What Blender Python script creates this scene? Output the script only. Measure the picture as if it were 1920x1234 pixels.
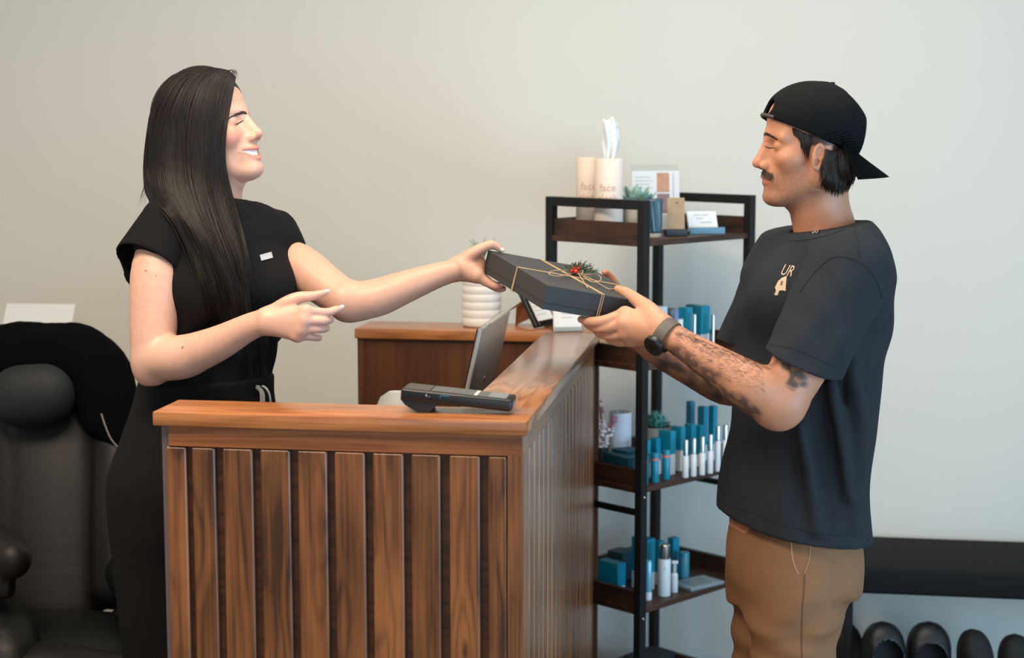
import bpy, bmesh, math, random
import numpy as np
from mathutils import Vector, Matrix
from mathutils.bvhtree import BVHTree

for _o in list(bpy.data.objects):
    bpy.data.objects.remove(_o, do_unlink=True)
SC = bpy.context.scene
COL = SC.collection
random.seed(7)
RNG = np.random.default_rng(7)

# ------------------------------------------------------------------ camera
FPX = 3115.0                      # focal length in pixels of the 1920 wide frame
PITCH = math.atan((617 - 230) / FPX)
CAMH = 1.62
cam_d = bpy.data.cameras.new('camera')
cam_d.sensor_width = 36.0
cam_d.lens = FPX / 1920 * 36.0
cam_d.clip_start = 0.05
cam_d.dof.use_dof = True
cam_d.dof.focus_distance = 3.38
cam_d.dof.aperture_fstop = 3.2
cam = bpy.data.objects.new('camera', cam_d)
cam.location = (0, 0, CAMH)
cam.rotation_euler = (math.pi / 2 - PITCH, 0, 0)
COL.objects.link(cam)
SC.camera = cam

# ------------------------------------------------------------------ light
YAW = math.radians(8.65)          # the room is turned this much against the view
world = bpy.data.worlds.new('overcast_daylight')
SC.world = world
world.use_nodes = True
world.node_tree.nodes['Background'].inputs[0].default_value = (0.62, 0.80, 1.0, 1)
world.node_tree.nodes['Background'].inputs[1].default_value = 0.45


def area(name, loc, target, sx, sy, power, col):
    l = bpy.data.lights.new(name, 'AREA')
    l.shape = 'RECTANGLE'
    l.size, l.size_y = sx, sy
    l.energy = power
    l.color = col
    o = bpy.data.objects.new(name, l)
    o.location = loc
    o.rotation_euler = (Vector(target) - Vector(loc)).to_track_quat('-Z', 'Y').to_euler()
    COL.objects.link(o)
    return o


# daylight through the shop window in the right wall and the shop front behind the camera
area('window_daylight_right', (3.0, 1.35, 0.95), (0.6, 4.0, 0.8), 2.6, 1.6, 104, (0.42, 0.73, 1.0))
area('shopfront_daylight', (0.2, -1.6, 1.6), (-0.1, 3.6, 1.1), 3.4, 2.0, 35, (0.86, 0.93, 1.0))
# warm ceiling panels
area('ceiling_panel_light', (-0.9, 2.35, 2.74), (-0.75, 2.6, 0), 1.4, 0.7, 62, (1.0, 0.84, 0.64))
area('ceiling_panel_light', (0.35, 3.3, 2.74), (0.35, 3.4, 0), 1.4, 0.6, 24, (1.0, 0.88, 0.72))

SC.view_settings.view_transform = 'Standard'
SC.view_settings.look = 'None'
SC.view_settings.exposure = 0.02
SC.view_settings.gamma = 1.0
SC.view_settings.use_curve_mapping = False

# ------------------------------------------------------------------ helpers
SP, CP = math.sin(PITCH), math.cos(PITCH)
CR = np.array([1.0, 0, 0]); CU = np.array([0, SP, CP]); CF = np.array([0, CP, -SP])
CAM = np.array([0, 0, CAMH])


def ray(u, v):
    return CF * FPX + CR * (u - 960) + CU * (617 - v)


def C(u, v, d):
    """point seen at photo pixel (u,v) that stands d metres ahead of the camera"""
    r = ray(u, v)
    return CAM + r * (d / r[1])


def CZ(u, v, z):
    """point seen at photo pixel (u,v) at height z"""
    r = ray(u, v)
    return CAM + r * ((z - CAMH) / r[2])


def nrm(v):
    v = np.asarray(v, float)
    return v / max(np.linalg.norm(v), 1e-9)


def tag(o, label=None, cat=None, group=None, kind=None):
    if label: o['label'] = label
    if cat: o['category'] = cat
    if group: o['group'] = group
    if kind: o['kind'] = kind
    return o


def empty(name, loc=(0, 0, 0), rz=0.0, label=None, cat=None, group=None):
    o = bpy.data.objects.new(name, None)
    o.empty_display_size = 0.05
    o.location = loc
    o.rotation_euler = (0, 0, rz)
    COL.objects.link(o)
    return tag(o, label, cat, group)


def link(name, me, mat=None, parent=None, loc=None, rz=None, smooth=False):
    o = bpy.data.objects.new(name, me)
    COL.objects.link(o)
    if mat is not None and not me.materials:
        me.materials.append(mat)
    if parent is not None: o.parent = parent
    if loc is not None: o.location = loc
    if rz is not None: o.rotation_euler = (0, 0, rz)
    if smooth:
        me.polygons.foreach_set('use_smooth', [True] * len(me.polygons))
    return o


def mesh_np(name, verts, faces, smooth=True):
    """mesh from numpy verts (n,3) and quads/tris (m,k)"""
    me = bpy.data.meshes.new(name)
    verts = np.asarray(verts, np.float32); faces = np.asarray(faces, np.int32)
    m, k = faces.shape
    me.vertices.add(len(verts)); me.vertices.foreach_set('co', verts.ravel())
    me.loops.add(m * k); me.loops.foreach_set('vertex_index', faces.ravel())
    me.polygons.add(m)
    me.polygons.foreach_set('loop_start', np.arange(0, m * k, k, dtype=np.int32))
    me.polygons.foreach_set('loop_total', np.full(m, k, np.int32))
    me.update(calc_edges=True)
    if smooth: me.polygons.foreach_set('use_smooth', np.ones(m, bool))
    return me


def set_tint(me, rgb):
    rgb = np.asarray(rgb, np.float32)
    a = np.ones((len(me.vertices), 4), np.float32); a[:, :3] = rgb
    at = me.color_attributes.new('tint', 'FLOAT_COLOR', 'POINT')
    at.data.foreach_set('color', a.ravel())


class MB:
    """collects shapes, build() links them as one mesh object"""
    def __init__(s): s.bm = bmesh.new()

    def box(s, x0, x1, y0, y1, z0, z1, bev=0.0, M=None, seg=2):
        r = bmesh.ops.create_cube(s.bm, size=1.0)
        vs = r['verts']
        bmesh.ops.scale(s.bm, vec=(x1 - x0, y1 - y0, z1 - z0), verts=vs)
        bmesh.ops.translate(s.bm, vec=((x0 + x1) / 2, (y0 + y1) / 2, (z0 + z1) / 2), verts=vs)
        if bev > 0:
            es = list({e for v in vs for e in v.link_edges})
            r2 = bmesh.ops.bevel(s.bm, geom=es, offset=bev, segments=seg, affect='EDGES', profile=0.5)
            vs = list({v for f in r2['faces'] for v in f.verts} | {v for v in vs if v.is_valid})
        if M is not None: bmesh.ops.transform(s.bm, matrix=M, verts=vs)
        return s

    def lathe(s, prof, n=32, M=None, cap=True):
        """prof: (r,z) from bottom to top"""
        rings = []
        for r, z in prof:
            rings.append([s.bm.verts.new((r * math.cos(2 * math.pi * i / n), r * math.sin(2 * math.pi * i / n), z)) for i in range(n)])
        for a, b in zip(rings, rings[1:]):
            for i in range(n):
                s.bm.faces.new((a[i], a[(i + 1) % n], b[(i + 1) % n], b[i]))
        if cap:
            s.bm.faces.new(list(reversed(rings[0]))); s.bm.faces.new(rings[-1])
        if M is not None: bmesh.ops.transform(s.bm, matrix=M, verts=[v for r in rings for v in r])
        return s

    def prism(s, pts, y0, y1, M=None):
        """polygon in x,z extruded along y"""
        a = [s.bm.verts.new((x, y0, z)) for x, z in pts]
        b = [s.bm.verts.new((x, y1, z)) for x, z in pts]
        n = len(pts)
        s.bm.faces.new(a); s.bm.faces.new(list(reversed(b)))
        for i in range(n):
            s.bm.faces.new((a[i], b[i], b[(i + 1) % n], a[(i + 1) % n]))
        if M is not None: bmesh.ops.transform(s.bm, matrix=M, verts=a + b)
        return s

    def tube(s, pts, rad, n=8, cap=True):
        pts = [Vector(p) for p in pts]
        rad = rad if hasattr(rad, '__len__') else [rad] * len(pts)
        up = Vector((0, 0, 1)); rings = []
        for i, p in enumerate(pts):
            t = (pts[min(i + 1, len(pts) - 1)] - pts[max(i - 1, 0)]).normalized()
            if i == 0:
                a = t.cross(up)
                if a.length < 1e-3: a = t.cross(Vector((1, 0, 0)))
            else:
                a = a - t * a.dot(t)
            a.normalize(); b = t.cross(a)
            rings.append([s.bm.verts.new(p + (a * math.cos(2 * math.pi * k / n) + b * math.sin(2 * math.pi * k / n)) * rad[i]) for k in range(n)])
        for r0, r1 in zip(rings, rings[1:]):
            for k in range(n):
                s.bm.faces.new((r0[k], r0[(k + 1) % n], r1[(k + 1) % n], r1[k]))
        if cap:
            s.bm.faces.new(list(reversed(rings[0]))); s.bm.faces.new(rings[-1])
        return s

    def grid(s, P):
        """P[i][j] -> points, an open sheet"""
        V = [[s.bm.verts.new(tuple(p)) for p in row] for row in P]
        for i in range(len(V) - 1):
            for j in range(len(V[0]) - 1):
                s.bm.faces.new((V[i][j], V[i + 1][j], V[i + 1][j + 1], V[i][j + 1]))
        return s

    def sphere(s, c, r, sc=(1, 1, 1), n=12):
        q = bmesh.ops.create_uvsphere(s.bm, u_segments=n * 2, v_segments=n, radius=r)
        bmesh.ops.scale(s.bm, vec=sc, verts=q['verts']); bmesh.ops.translate(s.bm, vec=c, verts=q['verts'])
        return s

    def mesh(s, name, angle=35):
        bmesh.ops.recalc_face_normals(s.bm, faces=s.bm.faces)
        me = bpy.data.meshes.new(name)
        s.bm.to_mesh(me); s.bm.free()
        if angle:
            me.polygons.foreach_set('use_smooth', [True] * len(me.polygons))
            me.set_sharp_from_angle(angle=math.radians(angle))
        return me

    def build(s, name, mat, parent=None, loc=None, rz=None, angle=35):
        return link(name, s.mesh(name, angle), mat, parent, loc, rz)


def mat4(R, t):
    m = Matrix.Identity(4)
    for i in range(3):
        for j in range(3): m[i][j] = float(R[i][j])
        m[i][3] = float(t[i])
    return m


def catmull(P, n):
    P = np.asarray(P, float)
    Q = np.vstack([2 * P[0] - P[1], P, 2 * P[-1] - P[-2]])
    out = []
    t = np.linspace(0, len(P) - 1, n)
    for x in t:
        i = min(int(x), len(P) - 2); f = x - i
        a, b, c, d = Q[i], Q[i + 1], Q[i + 2], Q[i + 3]
        out.append(0.5 * (2 * b + (c - a) * f + (2 * a - 5 * b + 4 * c - d) * f * f + (3 * b - a - 3 * c + d) * f ** 3))
    return np.array(out)


def text_geo(body, size, shear=0.0):
    cu = bpy.data.curves.new('t', 'FONT'); cu.body = body; cu.size = size
    cu.align_x = 'CENTER'; cu.align_y = 'CENTER'; cu.shear = shear; cu.resolution_u = 3
    o = bpy.data.objects.new('t', cu); COL.objects.link(o)
    dg = bpy.context.evaluated_depsgraph_get(); dg.update()
    me = bpy.data.meshes.new_from_object(o.evaluated_get(dg))
    bpy.data.objects.remove(o, do_unlink=True); bpy.data.curves.remove(cu)
    return me


# ------------------------------------------------------------------ materials
def srgb(r, g, b):
    f = lambda c: (c / 255) / 12.92 if c / 255 <= 0.04045 else ((c / 255 + 0.055) / 1.055) ** 2.4
    return (f(r), f(g), f(b), 1.0)


MATS = {}


def mat(name, col, rough=0.5, metal=0.0, noise=0.0, nscale=40.0, bump=0.0, bscale=200.0, spec=0.5, coat=0.0, sheen=0.0, trans=0.0, emit=None):
    if name in MATS: return MATS[name]
    m = bpy.data.materials.new(name); m.use_nodes = True
    nt = m.node_tree; p = nt.nodes['Principled BSDF']
    p.inputs['Base Color'].default_value = col
    p.inputs['Roughness'].default_value = rough
    p.inputs['Metallic'].default_value = metal
    p.inputs['Specular IOR Level'].default_value = spec
    p.inputs['Coat Weight'].default_value = coat
    p.inputs['Sheen Weight'].default_value = sheen
    p.inputs['Transmission Weight'].default_value = trans
    tc = nt.nodes.new('ShaderNodeTexCoord')
    if noise > 0:
        n = nt.nodes.new('ShaderNodeTexNoise'); n.inputs['Scale'].default_value = nscale; n.inputs['Detail'].default_value = 4
        nt.links.new(tc.outputs['Object'], n.inputs['Vector'])
        mx = nt.nodes.new('ShaderNodeMix'); mx.data_type = 'RGBA'
        mx.inputs[6].default_value = tuple(max(0, c * (1 - noise)) for c in col[:3]) + (1,)
        mx.inputs[7].default_value = tuple(min(1, c * (1 + noise)) for c in col[:3]) + (1,)
        nt.links.new(n.outputs['Fac'], mx.inputs[0]); nt.links.new(mx.outputs[2], p.inputs['Base Color'])
    if bump > 0:
        n2 = nt.nodes.new('ShaderNodeTexNoise'); n2.inputs['Scale'].default_value = bscale; n2.inputs['Detail'].default_value = 3
        nt.links.new(tc.outputs['Object'], n2.inputs['Vector'])
        b = nt.nodes.new('ShaderNodeBump'); b.inputs['Strength'].default_value = bump; b.inputs['Distance'].default_value = 0.002
        nt.links.new(n2.outputs['Fac'], b.inputs['Height']); nt.links.new(b.outputs['Normal'], p.inputs['Normal'])
    MATS[name] = m
    return m


def wood(name, dark, light, axis='z', rough=0.35, figure=14.0, fscale=2.2, stretch=9.0, blot=0.6, coat=0.15, knots=False, vary=0.25, line=0.55):
    """stained timber: contour-line grain from a stretched noise, fine pores, blotches and, for pine, knots"""
    m = bpy.data.materials.new(name); m.use_nodes = True
    nt = m.node_tree; N = nt.nodes; L = nt.links; p = N['Principled BSDF']
    tc = N.new('ShaderNodeTexCoord'); oi = N.new('ShaderNodeObjectInfo')
    off = N.new('ShaderNodeVectorMath'); off.operation = 'SCALE'; off.inputs[0].default_value = (7.3, 11.1, 5.7)
    L.new(oi.outputs['Random'], off.inputs['Scale'])
    add = N.new('ShaderNodeVectorMath'); add.operation = 'ADD'
    L.new(tc.outputs['Object'], add.inputs[0]); L.new(off.outputs[0], add.inputs[1])

    def mapped(sc):
        mp = N.new('ShaderNodeMapping')
        mp.inputs['Scale'].default_value = sc
        L.new(add.outputs[0], mp.inputs['Vector']); return mp
    ax = 'xyz'.index(axis)
    s1 = [fscale * stretch] * 3; s1[ax] = fscale
    s2 = [220.0] * 3; s2[ax] = 5.0
    s3 = [9.0] * 3; s3[ax] = 3.0
    n1 = N.new('ShaderNodeTexNoise'); n1.inputs['Scale'].default_value = 1.0; n1.inputs['Detail'].default_value = 2.0; n1.inputs['Distortion'].default_value = 0.3
    L.new(mapped(s1).outputs[0], n1.inputs['Vector'])
    src = n1.outputs['Fac']
    if knots:
        vo = N.new('ShaderNodeTexVoronoi'); vo.inputs['Scale'].default_value = 1.0
        sk = [11.0] * 3; sk[ax] = 3.2
        L.new(mapped(sk).outputs[0], vo.inputs['Vector'])
        kr = N.new('ShaderNodeMapRange'); kr.inputs[1].default_value = 0.0; kr.inputs[2].default_value = 0.42
        kr.inputs[3].default_value = 0.30; kr.inputs[4].default_value = 0.0
        L.new(vo.outputs['Distance'], kr.inputs[0])
        ad = N.new('ShaderNodeMath'); ad.operation = 'ADD'; L.new(src, ad.inputs[0]); L.new(kr.outputs[0], ad.inputs[1]); src = ad.outputs[0]
    mu = N.new('ShaderNodeMath'); mu.operation = 'MULTIPLY'; mu.inputs[1].default_value = figure * 6.283; L.new(src, mu.inputs[0])
    si = N.new('ShaderNodeMath'); si.operation = 'SINE'; L.new(mu.outputs[0], si.inputs[0])
    mr = N.new('ShaderNodeMapRange'); mr.inputs[1].default_value = -1; mr.inputs[2].default_value = 1
    L.new(si.outputs[0], mr.inputs[0])
    pw = N.new('ShaderNodeMath'); pw.operation = 'POWER'; pw.inputs[1].default_value = 0.55; L.new(mr.outputs[0], pw.inputs[0])
    n2 = N.new('ShaderNodeTexNoise'); n2.inputs['Scale'].default_value = 1.0; n2.inputs['Detail'].default_value = 3
    L.new(mapped(s2).outputs[0], n2.inputs['Vector'])
    n3 = N.new('ShaderNodeTexNoise'); n3.inputs['Scale'].default_value = 1.0; n3.inputs['Detail'].default_value = 3
    L.new(mapped(s3).outputs[0], n3.inputs['Vector'])
    # combine
    a = N.new('ShaderNodeMath'); a.operation = 'MULTIPLY'; a.inputs[1].default_value = line; L.new(pw.outputs[0], a.inputs[0])
    b = N.new('ShaderNodeMath'); b.operation = 'MULTIPLY_ADD'; b.inputs[1].default_value = 0.9; b.inputs[2].default_value = -0.35; L.new(n2.outputs['Fac'], b.inputs[0])
    c = N.new('ShaderNodeMath'); c.operation = 'ADD'; L.new(a.outputs[0], c.inputs[0]); L.new(b.outputs[0], c.inputs[1])
    d = N.new('ShaderNodeMath'); d.operation = 'MULTIPLY_ADD'; d.inputs[1].default_value = blot * 2; d.inputs[2].default_value = -blot + 0.12; L.new(n3.outputs['Fac'], d.inputs[0])
    e = N.new('ShaderNodeMath'); e.operation = 'ADD'; e.use_clamp = True; L.new(c.outputs[0], e.inputs[0]); L.new(d.outputs[0], e.inputs[1])
    mx = N.new('ShaderNodeMix'); mx.data_type = 'RGBA'; mx.inputs[6].default_value = dark; mx.inputs[7].default_value = light
    L.new(e.outputs[0], mx.inputs[0])
    col = mx.outputs[2]
    if knots:
        kd = N.new('ShaderNodeMapRange'); kd.inputs[1].default_value = 0.02; kd.inputs[2].default_value = 0.10; kd.inputs[3].default_value = 0.75; kd.inputs[4].default_value = 0.0
        L.new(vo.outputs['Distance'], kd.inputs[0])
        mk = N.new('ShaderNodeMix'); mk.data_type = 'RGBA'; mk.inputs[7].default_value = tuple(x * 0.42 for x in dark[:3]) + (1,)
        L.new(kd.outputs[0], mk.inputs[0]); L.new(col, mk.inputs[6]); col = mk.outputs[2]
    hs = N.new('ShaderNodeHueSaturation')
    vr = N.new('ShaderNodeMapRange'); vr.inputs[3].default_value = 1 - vary; vr.inputs[4].default_value = 1 + vary
    L.new(oi.outputs['Random'], vr.inputs[0]); L.new(vr.outputs[0], hs.inputs['Value']); L.new(col, hs.inputs['Color'])
    L.new(hs.outputs[0], p.inputs['Base Color'])
    p.inputs['Roughness'].default_value = rough
    p.inputs['Coat Weight'].default_value = coat; p.inputs['Coat Roughness'].default_value = 0.25
    bp = N.new('ShaderNodeBump'); bp.inputs['Strength'].default_value = 0.15; bp.inputs['Distance'].default_value = 0.001
    L.new(c.outputs[0], bp.inputs['Height']); L.new(bp.outputs[0], p.inputs['Normal'])
    MATS[name] = m
    return m


W_CAP_X = wood('stained_oak_cap', srgb(128, 72, 36), srgb(196, 128, 76), 'x', 0.30, 9, 1.3, 10, 0.25, 0.3, vary=0.04, line=0.4)
W_CAP_Y = wood('stained_oak_cap_side', srgb(120, 70, 42), srgb(188, 128, 86), 'y', 0.26, 12, 1.5, 8.5, 0.12, 0.8, vary=0.03, line=0.5)
W_FASC = wood('stained_pine_fascia', srgb(104, 55, 24), srgb(160, 95, 48), 'x', 0.4, 8, 1.4, 12, 0.3, 0.15, vary=0.05, line=0.5)
W_SLAT = wood('stained_pine_slat', srgb(64, 35, 18), srgb(150, 92, 50), 'z', 0.36, 6, 0.9, 16, 0.8, 0.2, knots=True, vary=0.16, line=0.36)
W_BACK = wood('dark_backing_board', srgb(46, 26, 14), srgb(92, 54, 28), 'x', 0.5, 7, 1.5, 9, 0.5, 0.0, vary=0.0)
W_CAB = wood('dark_stained_panel', srgb(66, 36, 18), srgb(104, 60, 30), 'z', 0.42, 5, 1.0, 12, 0.4, 0.1, vary=0.0, line=0.35)
W_RACK = wood('rustic_brown_board', srgb(34, 20, 14), srgb(84, 50, 33), 'x', 0.5, 5, 3.0, 5, 0.9, 0.0, vary=0.1, line=0.3)
M_WALL = mat('painted_wall', srgb(214, 211, 203), 0.85, noise=0.012, nscale=2.0, bump=0.05, bscale=350)
M_CEIL = mat('ceiling_paint', srgb(225, 222, 214), 0.9)
M_FLOOR = wood('floor_planks', srgb(92, 78, 64), srgb(150, 132, 112), 'x', 0.5, 6, 1, 10, 0.4, 0.0, vary=0.0)
M_BASEB = mat('baseboard_paint', srgb(214, 213, 208), 0.6)
M_BLACKM = mat('black_powder_coat', srgb(20, 21, 24), 0.5, spec=0.3)
M_BLACKP = mat('black_plastic', srgb(20, 20, 22), 0.35)
M_WHITE = mat('white_gloss', srgb(216, 219, 221), 0.35)
M_PAPER = mat('white_paper', srgb(216, 218, 219), 0.8)
M_SILVER = mat('silver_metal', srgb(200, 202, 205), 0.25, metal=1.0)
M_ALU = mat('brushed_aluminium', srgb(186, 182, 176), 0.42, metal=0.35)
M_TEAL = mat('teal_carton', srgb(0, 134, 162), 0.45, noise=0.06, nscale=30)
M_TEALD = mat('dark_teal_carton', srgb(20, 72, 86), 0.5)
M_GLASS = mat('clear_acrylic', srgb(240, 245, 247), 0.05, trans=0.95)

# ------------------------------------------------------------------ the room
K = CZ(988, 791, 1.10); K[2] = 0.0                   # front right corner of the desk, on the floor
RXv = np.array([math.cos(YAW), -math.sin(YAW), 0]); RYv = np.array([math.sin(YAW), math.cos(YAW), 0])


def RM(x, y, z=0.0):
    return K + RXv * x + RYv * y + np.array([0, 0, z])


def to_room(p):
    q = np.asarray(p) - K
    return float(q @ RXv), float(q @ RYv), float(p[2])


def room_box(name, x0, x1, y0, y1, z0, z1, m, bev=0.0):
    o = MB().box(x0, x1, y0, y1, z0, z1, bev).build(name, m, None, tuple(K), -YAW, angle=30)
    return tag(o, kind='structure')


WALLY = to_room((0.36, 4.79, 0))[1]
XL, XR, YF = -2.6, 2.55, -5.2
room_box('floor', XL - .1, XR + .1, YF, WALLY + .1, -0.10, 0.0, M_FLOOR)
room_box('ceiling', XL - .1, XR + .1, YF, WALLY + .1, 2.80, 2.90, M_CEIL)
room_box('wall_back', XL - .1, XR + .1, WALLY, WALLY + 0.1, 0.0, 2.80, M_WALL)
room_box('wall_left', XL - .1, XL, YF, WALLY, 0.0, 2.80, M_WALL)
wr = empty('wall_right', tuple(K), -YAW); tag(wr, kind='structure')
for (a, b, c, d) in ((YF, WALLY, 2.45, 2.80), (YF, WALLY, 0.0, 0.12), (0.55, WALLY, 0.12, 2.45), (YF, -2.6, 0.12, 2.45)):
    MB().box(XR, XR + .1, a, b, c, d).build('wall_section', M_WALL, wr)
room_box('baseboard_back', XL, XR, WALLY - 0.012, WALLY - 0.0005, 0.0, 0.075, M_BASEB, 0.003)

# ------------------------------------------------------------------ reception desk
ZT = 1.10
lx, ly, _ = to_room(CZ(285, 772, ZT))
DL = -lx                                              # length of the front ledge
fx, fy, _ = to_room(CZ(1120, 625, ZT))
DD = fy                                               # length of the side ledge
LW = 0.135                                            # ledge width
desk = empty('reception_desk', tuple(K), -YAW, 'L-shaped slatted wooden reception desk with an oak ledge', 'desk')
MB().box(-DL, 0, 0, LW, ZT - 0.026, ZT, 0.003).build('front_ledge', W_CAP_X, desk)
MB().box(-LW, 0, LW, DD, ZT - 0.026, ZT, 0.003).build('side_ledge', W_CAP_Y, desk)
ins = 0.010
zf = ZT - 0.026
MB().box(-DL + .026, -ins, ins, ins + .012, zf - .038, zf).build('front_fascia', W_FASC, desk)
W_FASC_LIT = wood('stained_pine_fascia_lit_side', srgb(104, 62, 34), srgb(158, 104, 62), 'y', 0.3, 8, 1.4, 12, 0.3, 0.3, vary=0.05, line=0.5)  # greyer copy of the front fascia, window light mixed into its colour
MB().box(-ins - .012, -ins, ins + .012, DD - .01, zf - .038, zf).build('side_fascia', W_FASC_LIT, desk)
MB().box(-DL + .026, -.03, ins + .016, ins + .034, 0.0, zf).build('backing_board', W_BACK, desk)
W_BACK_LIT = wood('dark_backing_board_lit_side', srgb(60, 38, 22), srgb(100, 64, 36), 'z', 0.45, 7, 1.5, 9, 0.5, 0.0, vary=0.0)  # lighter copy of the front backing, side light put into its colour
MB().box(-.034, -.018, ins + .034, DD - .01, 0.0, zf).build('backing_board', W_BACK_LIT, desk)
MB().box(-DL + .026, -.03, LW - .02, LW - .006, 0.0, zf).build('inner_panel', W_CAB, desk)
MB().box(-LW + .006, -LW + .02, LW - .006, DD - .01, 0.0, zf).build('inner_panel', W_CAB, desk)
M_ENDT = mat('grey_edge_board', srgb(96, 80, 78), 0.6, noise=0.1)
MB().box(-DL + .012, -DL + .026, ins + .004, LW - .01, 0.0, zf).build('end_board', M_ENDT, desk)
MB().box(-ins - .026, -ins, ins, ins + .03, 0.0, zf - .038).build('corner_post', W_SLAT, desk)


def on_front(u):                                      # pixel column -> x along the front face, at slat height
    r = ray(u, 940); n = RYv
    t = ((K + RYv * ins - CAM) @ n) / (r @ n)
    return to_room(CAM + r * t)[0]


SL = [(313, 350), (361, 404), (419, 474), (489, 544), (559, 613), (628, 684), (699, 756), (771, 825), (843, 899), (915, 950)]
for a, b in SL:
    x0, x1 = on_front(a), on_front(b)
    w = x1 - x0
    o = MB().box(-w / 2, w / 2, 0, .016, 0.0, zf - .040, 0.0025, seg=1).build('slat', W_SLAT, desk, ((x0 + x1) / 2, ins, 0))
W_SLAT_LIT = wood('stained_pine_slat_lit_side', srgb(84, 50, 28), srgb(164, 108, 62), 'z', 0.36, 6, 0.9, 16, 0.5, 0.6, knots=True, vary=0.14, line=0.5)  # lighter copy of the front slats: the window's reflection is in the colour
sm = MB().box(-.018, 0, -.0275, .0275, 0.0, zf - .040, 0.0025, seg=1).mesh('slat')
sm.materials.append(W_SLAT_LIT)
yy = ins + .03 + .0305
while yy < DD - .03:
    o = link('slat', sm, None, desk, (-ins, yy, 0)); yy += .066
MB().box(-.05, -ins, DD - .028, DD - .006, 0.0, zf - .040, 0.002).build('end_post', W_SLAT_LIT, desk)
# lower work surface inside the desk
MB().box(-0.50, -LW, LW + .35, DD - .06, 0.735, 0.76, 0.002).build('work_surface', W_CAB, desk)
MB().box(-0.49, -.47, LW + .37, DD - .08, 0.0, 0.735).build('side_support', W_CAB, desk)

# ------------------------------------------------------------------ counter along the back
bx0, by0, _ = to_room(CZ(652, 622, ZT))
BD = 0.165
back = empty('back_counter', tuple(RM(0, 0)), -YAW, 'dark stained wooden back counter behind the desk, holding a white ribbed pot', 'counter')
bxr = -0.001
by0 = DD + 0.004
MB().box(bx0, bxr, by0, by0 + BD, ZT - .026, ZT, .003).build('top', W_CAP_X, back)
MB().box(bx0 + .008, bxr - .01, by0 + .012, by0 + .03, 0, ZT - .026).build('front_panel', W_CAB, back)
MB().box(bx0 + .006, bx0 + .024, by0 + .008, by0 + BD - .01, 0, ZT - .026).build('end_panel', W_CAB, back)
MB().box(bx0 + .024, bxr - .01, by0 + BD - .03, by0 + BD - .012, 0, ZT - .026).build('rear_panel', W_CAB, back)

# ------------------------------------------------------------------ shelf rack
def AT(u, d, z):
    """point in photo column u, d metres ahead, at height z"""
    v = 617 + FPX * math.tan(math.atan2(CAMH - z, d) - PITCH)
    return C(u, v, d)


IS = 1.07                                             # size of the rack and what stands on it
def ATR(u, d, z): return AT(u, 4.12 + (d - 3.85) * IS, z)


RB = AT(1197, 4.12, 0.0)
QA = math.radians(45)
PXv = np.array([math.cos(QA), math.sin(QA), 0]); PYv = np.array([-math.sin(QA), math.cos(QA), 0])
RW, RD = 0.405 * IS, 0.295 * IS
rack = empty('shelf_rack', tuple(RB), QA, 'black metal storage rack with rustic brown shelves beside the desk', 'shelf')
S = [1.329, 1.016, 0.704, 0.388, 0.076]
ZTOP = 1.429
PT = 0.0118
for (x, y) in ((0, 0), (RW, 0), (0, RD), (RW, RD)):
    MB().box(x - PT, x + PT, y - PT, y + PT, 0.0, ZTOP, 0.0015, seg=1).build('post', M_BLACKM, rack)
for x in (0, RW):
    MB().box(x - PT, x + PT, PT, RD - PT, ZTOP - 2 * PT, ZTOP, 0.001, seg=1).build('top_rail', M_BLACKM, rack)
    MB().box(x - PT * .6, x + PT * .6, PT, RD - PT, S[2] - .074, S[2] - .060).build('side_bar', M_BLACKM, rack)
MB().box(PT, RW - PT, RD - PT * .6, RD + PT * .6, S[2] - .074, S[2] - .060).build('back_bar', M_BLACKM, rack)
W_RACKY = wood('rustic_brown_board_side', srgb(30, 19, 14), srgb(80, 46, 28), 'y', 0.5, 5, 3.0, 4, 1.0, 0.0, vary=0.1, line=0.3)
for z in S:
    b = MB().box(-.010, RW + .010, -.004, RD + .004, z - .015, z, .001, seg=1).build('shelf_board', W_RACK, rack)
    for x in (-.004, RW - .010):
        MB().box(x, x + .014, PT + .001, RD - PT - .001, z, z + .043).build('side_rim', W_RACKY, rack)
    MB().box(PT + .001, RW - PT - .001, RD - .008, RD + .006, z, z + .043).build('back_rim', W_RACK, rack)
for z in (S[2] - .025, S[3] - .025):
    MB().lathe([(.004, 0), (.003, .002)], 10, Matrix.Translation((0, -PT - .001, z)) @ Matrix.Rotation(math.pi / 2, 4, 'X')).build('screw', M_SILVER, rack)


def lathe_thing(name, label, cat, pos, parts, group=None, rz=0.0, n=24):
    """parts: (part name, material, profile)"""
    t = empty(name, tuple(pos), rz, label, cat, group)
    for pn, m, pr in parts:
        MB().lathe(pr, n).build(pn, m, t)
    return t


def carton(label, pos, w, d, h, split=0.0, mtop=None, group='cosmetics cartons on the rack', rz=QA, name='carton'):
    """carton with its near corner at pos; split = height share of the white lower part"""
    t = empty(name, tuple(pos), rz, label, 'box', group)
    mtop = mtop or M_TEAL
    zs = h * split
    if split > 0:
        MB().box(.0005, w - .0005, .0005, d - .0005, 0, zs, .0008, seg=1).build('base', M_WHITE, t)
        MB().box(0, w, 0, d, zs, h, .0008, seg=1).build('sleeve', mtop, t)
    else:
        MB().box(0, w, 0, d, 0, h - .001, .0008, seg=1).build('sleeve', mtop, t)
        MB().box(.001, w - .001, .001, d - .001, h - .001, h).build('flap', mtop, t)
    return t


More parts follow.
